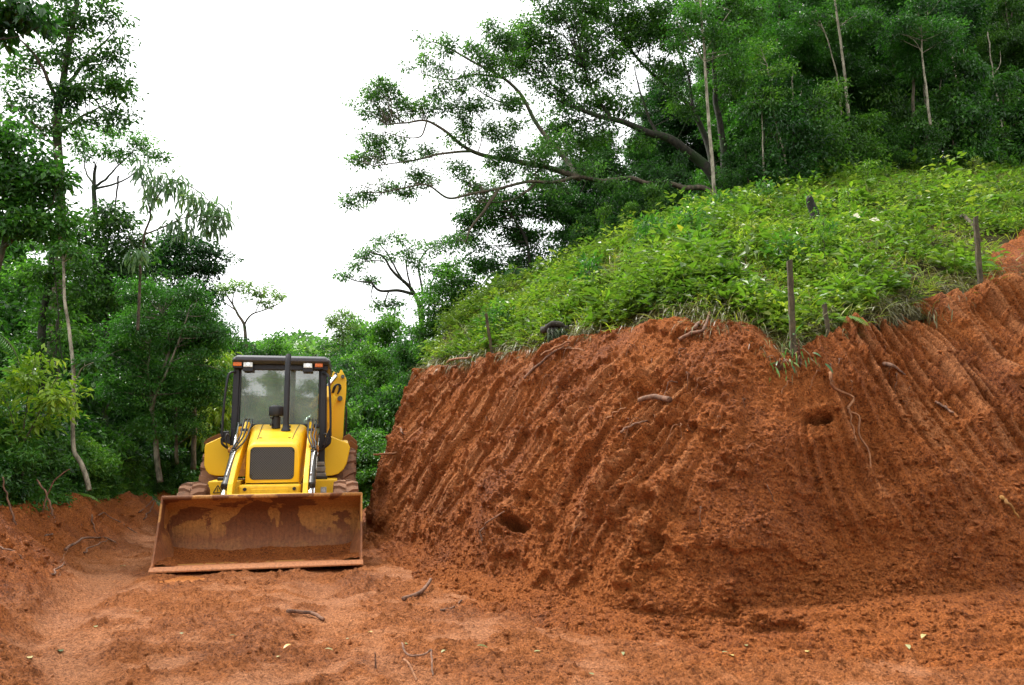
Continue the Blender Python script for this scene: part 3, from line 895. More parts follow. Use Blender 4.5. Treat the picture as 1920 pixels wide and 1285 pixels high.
# front bucket
W2 = 1.085
BZ = 0.93
inner_ = [(0.02, 0.030), (0.50, 0.035)] + arc(0.55, 0.265, 0.23, -85, 0, 9) + [(0.785, 0.42), (0.755, 0.56), (0.70, 0.645), (0.40, 0.785)]
outer_ = [(0.0, 0.0), (0.50, 0.005)] + arc(0.55, 0.265, 0.26, -85, 0, 9) + [(0.815, 0.43), (0.785, 0.58), (0.72, 0.675), (0.41, 0.818)]
inner = [(y, z * BZ) for y, z in inner_]; outer = [(y, z * BZ) for y, z in outer_]
bk = MB()
V, F = [], []
n_ = len(inner)
XS = np.linspace(-W2, W2, 25)
for x in XS:
    for (y, z), (yo, zo) in zip(inner, outer): V += [(x, y, z)]
for a in range(len(XS) - 1):
    for i in range(n_ - 1): F.append((a * n_ + i, a * n_ + i + 1, (a + 1) * n_ + i + 1, (a + 1) * n_ + i))
bk.add(V, F)
V = [(x, y, z) for x in (-W2, W2) for y, z in outer]
bk.add(V, [(i, i + n_, i + n_ + 1, i + 1) for i in range(n_ - 1)])
bucket = bk.build('loader_bucket', M_BUCKET, BH, smooth=False)
bucket.data.polygons.foreach_set('use_smooth', [True] * len(bucket.data.polygons))
side_poly = [(0.0, 0.0), (0.50, -0.002)] + arc(0.55, 0.265, 0.268, -85, 0, 9) + [(0.825, 0.43), (0.795, 0.585), (0.725, 0.685), (0.385, 0.83), (0.30, 0.60), (0.12, 0.22)]
for sx in (-1, 1):
    MB().prism([(y, z * BZ) for y, z in side_poly], sx * W2, sx * (W2 + 0.022)).build('side_plate', M_BUCKET, bucket, 0.004)
    MB().add([(sx * (W2 - 0.001), 0.02, 0.031), (sx * (W2 - 0.16), 0.10, 0.032), (sx * (W2 - 0.13), 0.62, 0.06), (sx * (W2 - 0.05), 0.78, 0.22), (sx * (W2 - 0.001), 0.60, 0.45), (sx * (W2 - 0.001), 0.16, 0.26)],
             [(0, 1, 2, 5), (2, 3, 4, 5)]).build('corner_plate', M_BUCKET, bucket)
ce = MB()
ce.prism([(-0.025, -0.004), (0.16, -0.001), (0.16, 0.046), (0.03, 0.046), (-0.025, 0.012)], -W2 - 0.03, W2 + 0.03)
ce.build('cutting_edge', M_BUCKET, bucket, 0.003)
M_WORN = paint_mat('worn_edge', (0.40, 0.20, 0.035), 0.5, 0.5)
for x0, x1 in ((-1.03, -0.60), (-0.58, 0.10), (0.14, 1.0)):
    MB().box(x0, x1, 0.165, 0.18, 0.030, 0.052).build('wear_strip', M_WORN, bucket, 0.002)
MB().tube([(-W2 - 0.01, 0.395, 0.752), (W2 + 0.01, 0.395, 0.752)], 0.024, 12).build('top_lip', M_BUCKET, bucket, smooth=True)
# mud caked along the floor of the bucket
mx_, my_ = np.meshgrid(np.linspace(-W2 + 0.01, W2 - 0.01, 220), np.linspace(0.06, 0.66, 50), indexing='ij')
mz_ = 0.034 + 0.055 * sstep(0.06, 0.2, my_) * (0.45 + 0.6 * noise2(mx_ * 2.2, my_ * 3, 130)) + 0.05 * sstep(0.75, 1.05, np.abs(mx_)) + 0.02 * np.abs(noise2(mx_ * 11, my_ * 11, 131)) + 0.014 * crumbs(mx_ * 22, my_ * 22, 12, 0.5) + 0.10 * sstep(0.45, 0.66, my_) ** 2 - 0.012
link('caked_mud', mesh_np('caked_mud', np.stack([mx_, my_, mz_ * BZ], -1), grid_faces(220, 50)[:, ::-1], True, {'scrape': np.zeros(mx_.size), 'trodden': np.full(mx_.size, 0.2)}), M_SOIL, bucket)
bt = MB()
bt.box(-0.42, 0.50, 0.52, 0.58, 0.735, 0.772)
for x in (-0.56, -0.40, 0.36, 0.52): bt.prism([(0.56, 0.69), (0.76, 0.62), (0.84, 0.44), (0.95, 0.40), (0.86, 0.70), (0.60, 0.76)], x, x + 0.03)
bt.build('bucket_bracket', M_YEL, bucket, 0.004)

# chassis, axle, counterweight
ch = MB()
ch.box(-0.33, 0.33, 1.35, 5.0, 0.50, 0.80)
ch.box(-0.42, 0.42, 3.0, 4.9, 0.55, 1.05)
ch.build('chassis', M_YEL2, BH, 0.01)
MB().box(-0.72, 0.72, 1.84, 1.98, 0.38, 0.52).build('front_axle', M_MUDDY, BH, 0.02)
MB().box(-0.80, 0.80, 3.92, 4.12, 0.58, 0.80).build('rear_axle', M_MUDDY, BH, 0.03)
bp = MB()
bp.box(-0.40, 0.37, 1.30, 1.48, 0.58, 0.845)
bumper = bp.build('bumper', M_YEL, BH, 0.035, seg=3)
sl = MB(); sl.box(-0.24, 0.21, 1.285, 1.302, 0.66, 0.79); sl.build('bumper_recess', M_YEL, bumper, 0.006)
for x in (-0.315, 0.285):
    MB().lathe([(-0.008, 0.001), (-0.008, 0.022), (0.01, 0.022)], (x, 1.296, 0.79), 'y', 14).build('tow_hole', M_BLK, bumper)

# hood: narrow in front, wider and higher at the windscreen
def hood_section(y, hw, z0, z1, rc):
    n = 6
    P = [(-hw, y, z0)]
    P += [(-hw * 0.97 + rc - rc * math.cos(t), y, z1 - rc + rc * math.sin(t)) for t in np.linspace(0, PI / 2, n)]
    P += [(hw * 0.97 - rc + rc * math.sin(t), y, z1 - rc + rc * math.cos(t)) for t in np.linspace(0, PI / 2, n)]
    P += [(hw, y, z0)]
    return P
HOOD_SHIFT = lambda y: -0.03 * (y - 1.5) / 1.5
secs = [hood_section(1.500, 0.315, 0.86, 1.330, 0.10), hood_section(1.515, 0.335, 0.848, 1.352, 0.11), hood_section(1.56, 0.343, 0.846, 1.376, 0.11), hood_section(1.68, 0.348, 0.846, 1.412, 0.11),
        hood_section(2.1, 0.365, 0.88, 1.505, 0.11), hood_section(2.6, 0.390, 0.95, 1.598, 0.11), hood_section(2.98, 0.425, 1.0, 1.655, 0.11)]
hb = MB(); n_ = len(secs[0])
hb.add([(p[0] + HOOD_SHIFT(p[1]), p[1], p[2]) for s_ in secs for p in s_], [(a * n_ + i, a * n_ + i + 1, (a + 1) * n_ + i + 1, (a + 1) * n_ + i) for a in range(len(secs) - 1) for i in range(n_ - 1)] + [tuple(range(n_))[::-1]])
hood = hb.build('hood', M_YEL, BH, 0.0, smooth=True)
md = hood.modifiers.new('edges', 'EDGE_SPLIT'); md.split_angle = R(40)
def rrect(x0, x1, z0, z1, r, n=6):
    P = []
    for cx, cz, a0 in ((x1 - r, z1 - r, 0), (x0 + r, z1 - r, 90), (x0 + r, z0 + r, 180), (x1 - r, z0 + r, 270)):
        P += [(cx + r * math.cos(R(a)), cz + r * math.sin(R(a))) for a in np.linspace(a0, a0 + 90, n)]
    return P
grl = MB().prism(rrect(-0.280, 0.262, 0.905, 1.312, 0.05), 1.492, 1.53, 'y').build('grille', M_GRILLE, hood)
o_, i_ = rrect(-0.284, 0.266, 0.901, 1.316, 0.053), rrect(-0.278, 0.260, 0.907, 1.310, 0.048)
fr = MB(); n_ = len(o_)
fr.add([(x, 1.487, z) for x, z in o_] + [(x, 1.487, z) for x, z in i_] + [(x, 1.51, z) for x, z in o_] + [(x, 1.51, z) for x, z in i_],
       [(k, (k + 1) % n_, n_ + (k + 1) % n_, n_ + k) for k in range(n_)] + [(k, (k + 1) % n_, 2 * n_ + (k + 1) % n_, 2 * n_ + k) for k in range(n_)] + [(n_ + k, n_ + (k + 1) % n_, 3 * n_ + (k + 1) % n_, 3 * n_ + k) for k in range(n_)])
fr.build('grille_frame', M_BLK, hood)
for x, z in ((-0.268, 1.27), (0.25, 1.27), (-0.262, 0.95), (0.245, 0.95)):
    MB().lathe([(-0.012, 0.001), (-0.012, 0.009), (0.0, 0.011)], (x, 1.49, z), 'y', 10).build('grille_screw', M_CHROME, hood)
for sx in (-1, 1):
    MB().tube([(sx * 0.222, 1.72, 1.423), (sx * 0.232, 2.1, 1.509), (sx * 0.25, 2.6, 1.602), (sx * 0.262, 2.97, 1.657)], 0.005, 6).build('hood_seam', M_BLK, hood)
for x in (-0.19, 0.18):
    MB().lathe([(0.0, 0.020), (0.006, 0.018), (0.007, 0.001)], (x, 1.80, 1.439), 'z', 12).build('hood_latch', M_BLK, hood)

# exhaust stack and air pre-cleaner standing on the hood
ex = MB()
ex.tube([(0.10, 2.30, 1.52), (0.10, 2.30, 2.50), (0.10, 2.32, 2.56), (0.10, 2.36, 2.62)], [0.040, 0.040, 0.040, 0.039], 16)
ex.lathe([(0.0, 0.066), (0.02, 0.064), (0.05, 0.046), (0.10, 0.044)], (0.10, 2.30, 1.54), 'z', 16)
ex.box(0.135, 0.165, 2.28, 2.32, 1.585, 1.62)
exo = ex.build('exhaust_stack', M_BLK, BH, smooth=True)
exo.modifiers.new('edges', 'EDGE_SPLIT').split_angle = R(40)
ap_ = MB()
ap_.lathe([(0.0, 0.062), (0.16, 0.062), (0.16, 0.05), (0.175, 0.05), (0.175, 0.098), (0.19, 0.104), (0.295, 0.106), (0.31, 0.10), (0.325, 0.06), (0.33, 0.001)], (-0.05, 2.52, 1.585), 'z', 22)
ap_.box(-0.13, -0.10, 2.44, 2.50, 1.62, 1.65); ap_.box(-0.13, -0.10, 2.44, 2.50, 1.72, 1.745)
apo = ap_.build('air_cleaner', M_BLK, BH, smooth=True)
apo.modifiers.new('edges', 'EDGE_SPLIT').split_angle = R(40)

# cab
cb = MB()
CX0, CX1 = -0.685, 0.595
for sx, x in ((-1, CX0), (1, CX1)):
    cb.bar((x, 3.05, 0.95), (x * 0.985, 3.06, 2.54), 0.085, 0.09, (0, 1, 0))
    cb.bar((x + sx * 0.02, 3.75, 0.95), (x, 3.75, 2.54), 0.07, 0.08, (0, 1, 0))
    cb.bar((x + sx * 0.02, 4.62, 1.0), (x * 0.98, 4.55, 2.54), 0.08, 0.08, (0, 1, 0))
    cb.box(min(x, x + sx * 0.05), max(x, x + sx * 0.05), 3.05, 4.62, 0.93, 1.03)
    cb.box(min(x, x - sx * 0.24), max(x, x - sx * 0.24), 3.03, 3.10, 0.98, 1.62 if sx < 0 else 1.12)
    cb.bar((x - sx * 0.055, 3.045, 1.62), (x * 0.985 - sx * 0.055, 3.055, 2.5), 0.028, 0.03, (0, 1, 0))
cb.box(CX0, CX1, 3.02, 3.10, 1.61, 1.665)
cb.box(CX0, CX1, 4.52, 4.60, 1.45, 1.52)
cb.box(CX0, CX1, 4.54, 4.62, 0.95, 1.45)
cb.box(CX0 + 0.02, CX1 - 0.02, 3.04, 4.60, 2.48, 2.53)
cb.box(CX0 + 0.03, CX1 - 0.03, 3.10, 4.55, 0.90, 0.96)
cab = cb.build('cab', M_BLK, BH, 0.010)
rf = MB()
def roof_ring(y, x0, x1, z0, z1, cut):
    return [(x0, y, z0), (x0, y, z1 - cut), (x0 + cut * 1.3, y, z1), (x1 - cut * 1.3, y, z1), (x1, y, z1 - cut), (x1, y, z0)]
rr_ = [roof_ring(2.88, -0.715, 0.655, 2.595, 2.645, 0.035), roof_ring(2.93, -0.725, 0.665, 2.555, 2.678, 0.05), roof_ring(3.3, -0.745, 0.685, 2.53, 2.71, 0.05), roof_ring(4.66, -0.76, 0.70, 2.53, 2.69, 0.05), roof_ring(4.72, -0.74, 0.68, 2.54, 2.65, 0.04)]
rf.add([p for q in rr_ for p in q], [(a * 6 + i, a * 6 + (i + 1) % 6, (a + 1) * 6 + (i + 1) % 6, (a + 1) * 6 + i) for a in range(4) for i in range(6)] + [tuple(range(6)), tuple(range(24, 30))[::-1]])
rf.build('roof', M_GREY, cab, 0.012)
MB().box(-0.71, 0.65, 2.99, 3.05, 2.475, 2.57).build('roof_visor', M_BLK, cab, 0.006)
MB().box(CX0 + 0.08, CX1 - 0.08, 3.062, 3.070, 1.655, 2.50).build('windshield', M_GLASS, cab)
MB().box(CX0 + 0.05, CX1 - 0.05, 4.555, 4.562, 1.52, 2.48).build('rear_window', M_GLASS, cab)
for sx, x in ((-1, CX0), (1, CX1)):
    MB().box(x - 0.004, x + 0.004, 3.10, 3.72, 1.03, 2.48).build('door_window', M_GLASS, cab)
    MB().box(x - 0.004, x + 0.004, 3.79, 4.52, 1.45, 2.48).build('side_window', M_GLASS, cab)
    MB().box(x - 0.01, x + 0.01, 3.79, 4.52, 1.03, 1.45).build('side_panel', M_BLK, cab)
MB().box(0.41, 0.565, 3.05, 3.056, 1.12, 1.61).build('lower_window', M_GLASS, cab)
dash = MB()
dash.add(*(lambda prof: ([(x, y, z) for y in (3.14, 3.42) for x, z in prof], [(i, i + 1, len(prof) + i + 1, len(prof) + i) for i in range(len(prof) - 1)] + [tuple(range(len(prof))), tuple(range(len(prof), 2 * len(prof)))[::-1]]))([(-0.03 + 0.40 * math.cos(a), 1.52 + 0.33 * math.sin(a)) for a in np.linspace(0, PI, 17)]))
dash.build('dashboard', M_SEAT, cab, 0.02)
stw = MB()
ring_ = [(-0.03 + 0.19 * math.cos(a), 3.52 + 0.10 * math.sin(a), 1.86 + 0.15 * math.sin(a)) for a in np.linspace(0, 2 * PI, 26)]
stw.tube(ring_, 0.014, 8); stw.tube([(-0.03, 3.40, 1.60), (-0.03, 3.52, 1.86)], 0.025, 8); stw.tube([ring_[0], ring_[13]], 0.010, 6)
stw.build('steering_wheel', M_BLK, cab, smooth=True)
se = MB()
se.box(-0.27, 0.23, 3.75, 4.22, 1.32, 1.46); se.prism([(4.14, 1.42), (4.26, 1.44), (4.36, 2.02), (4.24, 2.05)], -0.25, 0.21)
se.build('seat', M_SEAT, cab, 0.04)
MB().tube([(0.115, 3.20, 1.72), (0.12, 3.20, 2.0), (0.125, 3.2, 2.04)], [0.034, 0.034, 0.02], 12).build('exhaust_reflection', M_BLK, cab)  # dark tube added behind the glass, standing for the reflected exhaust stack
for x, nm, mt, w, h in ((-0.655, 'turn_signal', M_AMBER, 0.120, 0.078), (-0.505, 'work_lamp', M_LENS, 0.130, 0.085), (0.355, 'work_lamp', M_LENS, 0.130, 0.085), (0.515, 'turn_signal', M_AMBER, 0.115, 0.078)):
    z = 2.50 if nm == 'work_lamp' else 2.515
    l_ = MB().box(x - w / 2 - 0.008, x + w / 2 + 0.008, 2.925, 2.99, z - 0.062 if nm == 'work_lamp' else z - 0.028, z + h + 0.004).build('lamp_housing', M_BLK, cab, 0.008)
    l_.name = nm
    # lens is a second material of the lamp itself
    l_.data.materials.append(mt)
    b_ = MB().box(x - w / 2, x + w / 2, 2.912, 2.926, z, z + h)
    lo_ = b_.build('lens', mt, None, 0.006)
    # join lens faces into the lamp mesh
    bm = bmesh.new(); bm.from_mesh(l_.data)
    nf = len(bm.faces); bm.from_mesh(lo_.data); bm.faces.ensure_lookup_table()
    for f_ in bm.faces[nf:]: f_.material_index = 1
    if nm == 'work_lamp':
        pass
    bm.to_mesh(l_.data); bm.free()
    bpy.data.objects.remove(lo_)
    if nm == 'work_lamp':
        nb = len(l_.data.polygons)
        bm = bmesh.new(); bm.from_mesh(l_.data)
        res = bmesh.ops.create_circle(bm, cap_ends=True, radius=0.030, segments=18)
        bmesh.ops.transform(bm, matrix=Matrix.Translation((x, 2.909, z + h / 2)) @ Matrix.Rotation(PI / 2, 4, 'X'), verts=res['verts'])
        bm.faces.ensure_lookup_table(); bm.faces[-1].material_index = 2
        bm.to_mesh(l_.data); bm.free()
        l_.data.materials.append(M_CHROME)
# handrails in front of the cab posts, mirrors folded below
for sx, ox in ((-1, -0.03), (1, -0.085)):
    P = [(0.66, 3.0, 2.43), (0.71, 2.95, 2.42), (0.745, 2.92, 2.37), (0.765, 2.9, 2.2), (0.785, 2.9, 1.92), (0.795, 2.9, 1.6), (0.795, 2.9, 1.42), (0.775, 2.9, 1.36), (0.70, 2.95, 1.30), (0.66, 3.0, 1.28)]
    P, _r = smooth_path([(sx * x + ox, y, z) for x, y, z in P], 0.017, 0.017, 40)
    MB().tube(P.tolist(), 0.017, 8).build('handrail', M_BLK, cab, smooth=True)
    mi = MB()
    mi.prism([(0.59, 1.34), (0.69, 1.33), (0.715, 1.50), (0.70, 1.62), (0.64, 1.47)], 2.93, 2.97, 'y') if sx > 0 else mi.prism([(-0.70, 1.36), (-0.83, 1.40), (-0.83, 1.55), (-0.73, 1.56)], 2.93, 2.97, 'y')
    mi.build('mirror', M_BLK, cab, 0.012)
    P, _r = smooth_path([(sx * x + ox, y, z) for x, y, z in [(0.63, 2.98, 1.27), (0.70, 2.94, 1.30), (0.745, 2.92, 1.42), (0.735, 2.92, 1.51), (0.69, 2.93, 1.50)]], 0.009, 0.009, 20)
    MB().tube(P.tolist(), 0.010, 6).build('mirror_arm', M_STEEL, cab, smooth=True)

# loader arms with their cylinders, links and hoses
for sx, xc in ((-1, -0.505), (1, 0.475)):
    a = MB()
    prof = [(2.86, 1.66), (2.70, 1.685), (2.0, 1.36), (1.40, 1.08), (1.06, 0.87), (0.90, 0.66), (0.87, 0.44), (0.98, 0.38), (1.05, 0.56), (1.20, 0.78), (1.70, 0.98), (2.3, 1.24), (2.86, 1.48)]
    xa = xc + sx * (-0.045)
    a.prism([(y, z) for y, z in prof], xa - 0.032, xa + 0.032)
    arm = a.build('loader_arm', M_YEL, BH, 0.010)
    c = MB()
    xcyl = xc + sx * 0.02
    c.tube([(xcyl, 1.88, 1.245), (xcyl, 1.14, 0.845)], 0.049, 16)
    c.tube([(xcyl, 1.175, 0.864), (xcyl, 1.11, 0.829)], 0.056, 16)
    c.tube([(xcyl, 1.90, 1.256), (xcyl, 1.82, 1.213)], 0.058, 16)
    cyl = c.build('bucket_cylinder', M_STEEL, BH)
    MB().tube([(xcyl, 1.11, 0.829), (xcyl, 0.88, 0.70)], 0.030, 12).build('piston_rod', M_CHROME, cyl, smooth=True)
    pv = MB(); pv.tube([(xcyl - 0.09, 1.95, 1.28), (xcyl + 0.07, 1.95, 1.28)], 0.035, 12); pv.box(xcyl - 0.06, xcyl + 0.06, 1.88, 2.0, 1.24, 1.34)
    pv.build('cylinder_pin', M_YEL2, cyl, 0.006)
    lk = MB(); xl = xc - 0.09 if sx < 0 else xc + 0.09
    if sx < 0:
        lk.tube([(xl, 2.72, 1.66), (xl + 0.06, 1.95, 1.26)], 0.022, 10); lk.tube([(xl + 0.06, 1.95, 1.26), (xl + 0.06, 1.15, 0.86)], 0.014, 10)
    else:
        lk.tube([(xl - 0.02, 2.72, 1.50), (xl - 0.02, 1.95, 1.20)], 0.014, 10); lk.tube([(xl - 0.03, 1.95, 1.22), (xl - 0.03, 1.0, 0.72)], 0.014, 10)
    lk.build('leveling_rod', M_CHROME, arm, smooth=True)
    for dx, dz in ((-0.02, 0.05), (0.02, 0.05), (0.06, 0.03)):
        P, _r = smooth_path([(xa + dx, 2.80, 1.70 + dz * 0.4), (xa + dx * 1.4, 2.55, 1.66 + dz), (xa + dx * 1.2, 2.3, 1.52 + dz), (xa + dx, 2.1, 1.42 + dz), (xa + dx + sx * 0.03, 1.95, 1.34 + dz), (xcyl + dx * 0.5, 1.75, 1.25 + dz)], 0.01, 0.01, 24)
        MB().tube(P.tolist(), 0.011, 7).build('hydraulic_hose', M_RUB, arm, smooth=True)
    P, _r = smooth_path([(xcyl - 0.03, 1.84, 1.30), (xcyl + 0.02, 1.78, 1.285), (xcyl + 0.01, 1.66, 1.19), (xcyl - 0.01, 1.25, 0.965)], 0.01, 0.01, 20)
    MB().tube(P.tolist(), 0.010, 7).build('steel_pipe', M_CHROME, arm, smooth=True)
    MB().box(xa - 0.05, xa + 0.05, 2.32, 2.36, 1.54, 1.58).build('hose_clamp', M_STEEL, arm)
    tw_ = MB(); tw_.box(xc - 0.09, xc + 0.03, 2.86, 3.0, 0.9, 1.62) if sx < 0 else tw_.box(xc - 0.09, xc + 0.03, 2.86, 3.0, 0.9, 1.60)
    tw_.build('loader_tower', M_YEL2, BH, 0.01)

# steps / tanks beside the chassis
for sx in (-1, 1):
    x0, x1 = (-0.99, -0.50) if sx < 0 else (0.42, 0.83)
    tk = MB()
    tk.prism([(x0 + (0.08 if sx > 0 else -0.02), 0.40), (x1 + (-0.07 if sx > 0 else 0.0), 0.40), (x1, 0.85), (x0 + (0.05 if sx < 0 else 0), 0.85)], 2.60, 3.25, 'y')
    tank = tk.build('side_tank', M_YEL, BH, 0.016)
    cap = MB(); cx = -0.74 if sx < 0 else 0.60
    cap.box(cx - 0.10, cx + 0.08, 2.72, 2.86, 0.85, 0.895); cap.build('tank_cap', M_RUB, tank, 0.012)
    if sx < 0:
        sg = MB()   # warning triangle with an exclamation mark and two lines of small print
        tri = [(-0.868, 0.690), (-0.752, 0.690), (-0.810, 0.792)]
        for k in range(3):
            (xa_, za_), (xb_, zb_) = tri[k], tri[(k + 1) % 3]
            sg.bar((xa_, 2.597, za_), (xb_, 2.597, zb_), 0.004, 0.011, (0, 0, 1) if k else (0, 0, 1))
        sg.box(-0.815, -0.805, 2.595, 2.599, 0.722, 0.757); sg.box(-0.815, -0.805, 2.595, 2.599, 0.704, 0.714)
        sg.box(-0.725, -0.665, 2.595, 2.599, 0.745, 0.752); sg.box(-0.725, -0.680, 2.595, 2.599, 0.728, 0.735)
        sg.build('warning_sign', M_BLK, tank)
    else:
        sg = MB(); sg.prism(rrect(0.595, 0.675, 0.655, 0.745, 0.008), 2.593, 2.598, 'y'); sg.build('sticker', M_STICKER, tank)
        sg = MB(); sg.lathe([(-0.004, 0.001), (-0.004, 0.026), (0, 0.026)], (0.635, 2.593, 0.70), 'y', 18); sg.build('sticker_disc', plain_mat('sticker_white', (0.75, 0.75, 0.72), 0.5), tank)
st = MB()
for k, (z0, z1) in enumerate(((0.87, 0.94), (0.95, 1.03), (1.04, 1.10))): st.box(0.44, 0.66 - 0.01 * k, 2.82 + 0.03 * k, 3.1, z0, z1)
st.build('cab_step', M_STEP, BH, 0.014)
MB().box(-0.70, -0.50, 2.98, 3.03, 0.95, 1.60).build('cowl_panel', M_BLK, BH, 0.01)

# mudguards over the rear wheels
for sx in (-1, 1):
    if sx < 0: P = [(-0.70, 1.50), (-0.86, 1.50), (-1.12, 1.375), (-1.135, 1.32), (-1.13, 1.06), (-1.10, 0.98), (-1.05, 0.925), (-0.97, 0.90), (-0.70, 0.885)]
    else: P = [(0.60, 1.50), (0.73, 1.49), (1.00, 1.38), (1.035, 1.31), (0.985, 1.06), (0.94, 0.97), (0.86, 0.90), (0.76, 0.875), (0.60, 0.865)]
    mg = MB()
    P = [(-0.02 + 0.98 * (x + 0.02), 1.25 + 0.985 * (z - 1.25)) for x, z in P]
    mg.prism(P, 3.27, 3.33, 'y')
    top = [(3.3, 1.0), (3.31, 1.42), (3.6, 1.46), (4.2, 1.48), (4.6, 1.38), (4.76, 1.1)]
    xo, xi = P[3][0], P[0][0]
    for (ya, za), (yb, zb) in zip(top[1:-1], top[2:]):
        mg.bar(((xo + xi) / 2 + sx * 0.0, ya, za - 0.06), ((xo + xi) / 2, yb, zb - 0.06), abs(xo - xi) - 0.06, 0.03)
    mg.build('mudguard', M_YEL, BH, 0.022, seg=3)

# wheels
def wheel(name, cx, cy, r, w, rim_r, nlug, sx):
    root = None
    t_ = MB()
    hw = w / 2
    t_.lathe([(-hw * 0.82, rim_r), (-hw, rim_r + 0.25 * (r - rim_r)), (-hw * 1.02, rim_r + 0.6 * (r - rim_r)), (-hw * 0.86, r - 0.055), (-hw * 0.45, r - 0.035), (0, r - 0.03), (hw * 0.45, r - 0.035), (hw * 0.86, r - 0.055), (hw * 1.02, rim_r + 0.6 * (r - rim_r)), (hw, rim_r + 0.25 * (r - rim_r)), (hw * 0.82, rim_r)], (cx, cy, r), 'x', 48)
    for k in range(nlug):
        for side in (-1, 1):
            a0 = 2 * PI * (k + (0.5 if side > 0 else 0)) / nlug
            V = []
            da = 0.55 * 2 * PI / nlug; wl = 0.26 * 2 * PI / nlug
            for (xx, da_, rr_) in ((side * 0.02 * w, da, r), (side * hw * 0.55, da * 0.35, r - 0.004), (side * hw * 1.0, 0, r - 0.03), (side * hw * 1.06, -0.02, r - 0.10)):
                for s_ in (-1, 1):
                    for dr in (0, -0.045):
                        a = a0 + da_ + s_ * wl * (0.8 if dr == 0 else 1.1)
                        V.append((cx + xx, cy + (rr_ + dr) * math.cos(a), r + (rr_ + dr) * math.sin(a)))
            Fq = []
            for j in range(3):
                b = j * 4
                Fq += [(b, b + 2, b + 6, b + 4), (b + 1, b, b + 4, b + 5), (b + 2, b + 3, b + 7, b + 6)]
            Fq += [(0, 1, 3, 2), (12, 14, 15, 13)]
            t_.add(V, Fq)
    wo = t_.build(name, M_TYRE, BH, 0.0)
    rm = MB()
    rm.lathe([(-hw * 0.80, rim_r + 0.012), (-hw * 0.80, rim_r - 0.02), (-hw * 0.3, rim_r - 0.05), (-hw * 0.25, 0.001)] if sx < 0 else [(hw * 0.80, rim_r + 0.012), (hw * 0.80, rim_r - 0.02), (hw * 0.3, rim_r - 0.05), (hw * 0.25, 0.001)], (cx, cy, r), 'x', 36)
    rm.lathe([(sx * hw * 0.24, 0.10), (sx * hw * 0.6, 0.09), (sx * hw * 0.62, 0.001)], (cx, cy, r), 'x', 20)
    rm.build('rim', M_YEL2, wo, smooth=False)
    return wo
wheel('front_wheel', -1.01, 1.92, 0.435, 0.32, 0.235, 16, -1)
wheel('front_wheel', 0.935, 1.92, 0.435, 0.32, 0.235, 16, 1)
wheel('rear_wheel', -0.985, 4.02, 0.66, 0.42, 0.36, 18, -1)
wheel('rear_wheel', 0.90, 4.02, 0.66, 0.42, 0.36, 18, 1)

# folded digging arm at the back, shifted to one side
bm_ = MB()
bm_.prism([(5.0, 0.75), (5.25, 0.75), (5.45, 1.25), (5.42, 1.9), (5.35, 2.34), (5.18, 2.40), (5.02, 2.2), (5.08, 1.6), (4.98, 1.1)], 0.53, 0.665)
boom = bm_.build('boom', M_YEL2, BH, 0.012)
MB().prism([(0.36, 1.42), (0.72, 1.42), (0.74, 2.02), (0.80, 2.20), (0.74, 2.26), (0.62, 2.10), (0.36, 1.93)], 5.10, 5.16, 'y').build('boom_plate', M_YEL, boom, 0.008)
dp = MB()
dp.prism([(0.63, 1.40), (0.915, 1.38), (0.93, 2.0), (0.955, 2.30), (0.955, 2.56), (0.87, 2.73), (0.845, 2.735), (0.82, 2.66), (0.76, 2.68), (0.715, 2.70), (0.69, 2.62), (0.68, 2.45), (0.64, 2.1)], 5.42, 5.50, 'y')
dp.prism([(0.755, 1.44), (0.90, 1.42), (0.93, 2.2), (0.93, 2.5), (0.80, 2.5), (0.755, 2.1)], 5.50, 5.62, 'y')
dipper = dp.build('dipper_arm', M_YEL, BH, 0.010); dipper.location.x = 0.01
for x, z, r_ in ((0.845, 2.20, 0.045), (0.885, 2.60, 0.032), (0.76, 2.64, 0.03)):
    MB().lathe([(-0.10, 0.001), (-0.10, r_), (0.0, r_)], (x, 5.40, z), 'y', 16).build('pivot_pin', M_STEEL, dipper)
rc_ = MB(); rc_.tube([(0.35, 5.30, 2.02), (0.56, 5.30, 2.30)], 0.055, 14)
rcy = rc_.build('dipper_cylinder', M_YEL2, BH)
MB().tube([(0.56, 5.30, 2.30), (0.78, 5.30, 2.62)], 0.034, 12).build('piston_rod', M_CHROME, rcy, smooth=True)
rc_ = MB(); rc_.tube([(0.05, 5.2, 1.55), (0.46, 5.22, 1.95)], 0.05, 14); rc_.build('boom_cylinder', M_CHROME, BH, smooth=True)
hz = MB()
for o_ in (0, 0.025):
    P, _r = smooth_path([(0.70 + o_, 5.36, 2.30), (0.74 + o_, 5.34, 2.42), (0.80 + o_, 5.36, 2.46), (0.83 + o_, 5.36, 2.40), (0.80, 5.36, 2.28)], 0.01, 0.01, 20); hz.tube(P.tolist(), 0.013, 7)
P, _r = smooth_path([(0.955, 5.45, 2.05), (0.965, 5.42, 1.95), (0.96, 5.42, 1.7), (0.94, 5.42, 1.5)], 0.01, 0.01, 16); hz.tube(P.tolist(), 0.02, 7)
hz.build('hydraulic_hose', M_RUB, dipper, smooth=True)
kb = MB(); kb.prism([(0.92, 1.50), (1.02, 1.56), (1.17, 1.42), (1.16, 1.10), (1.02, 1.02), (0.86, 1.12)], 5.0, 5.5, 'y'); kb.build('digging_bucket', M_MUDDY, BH, 0.02)
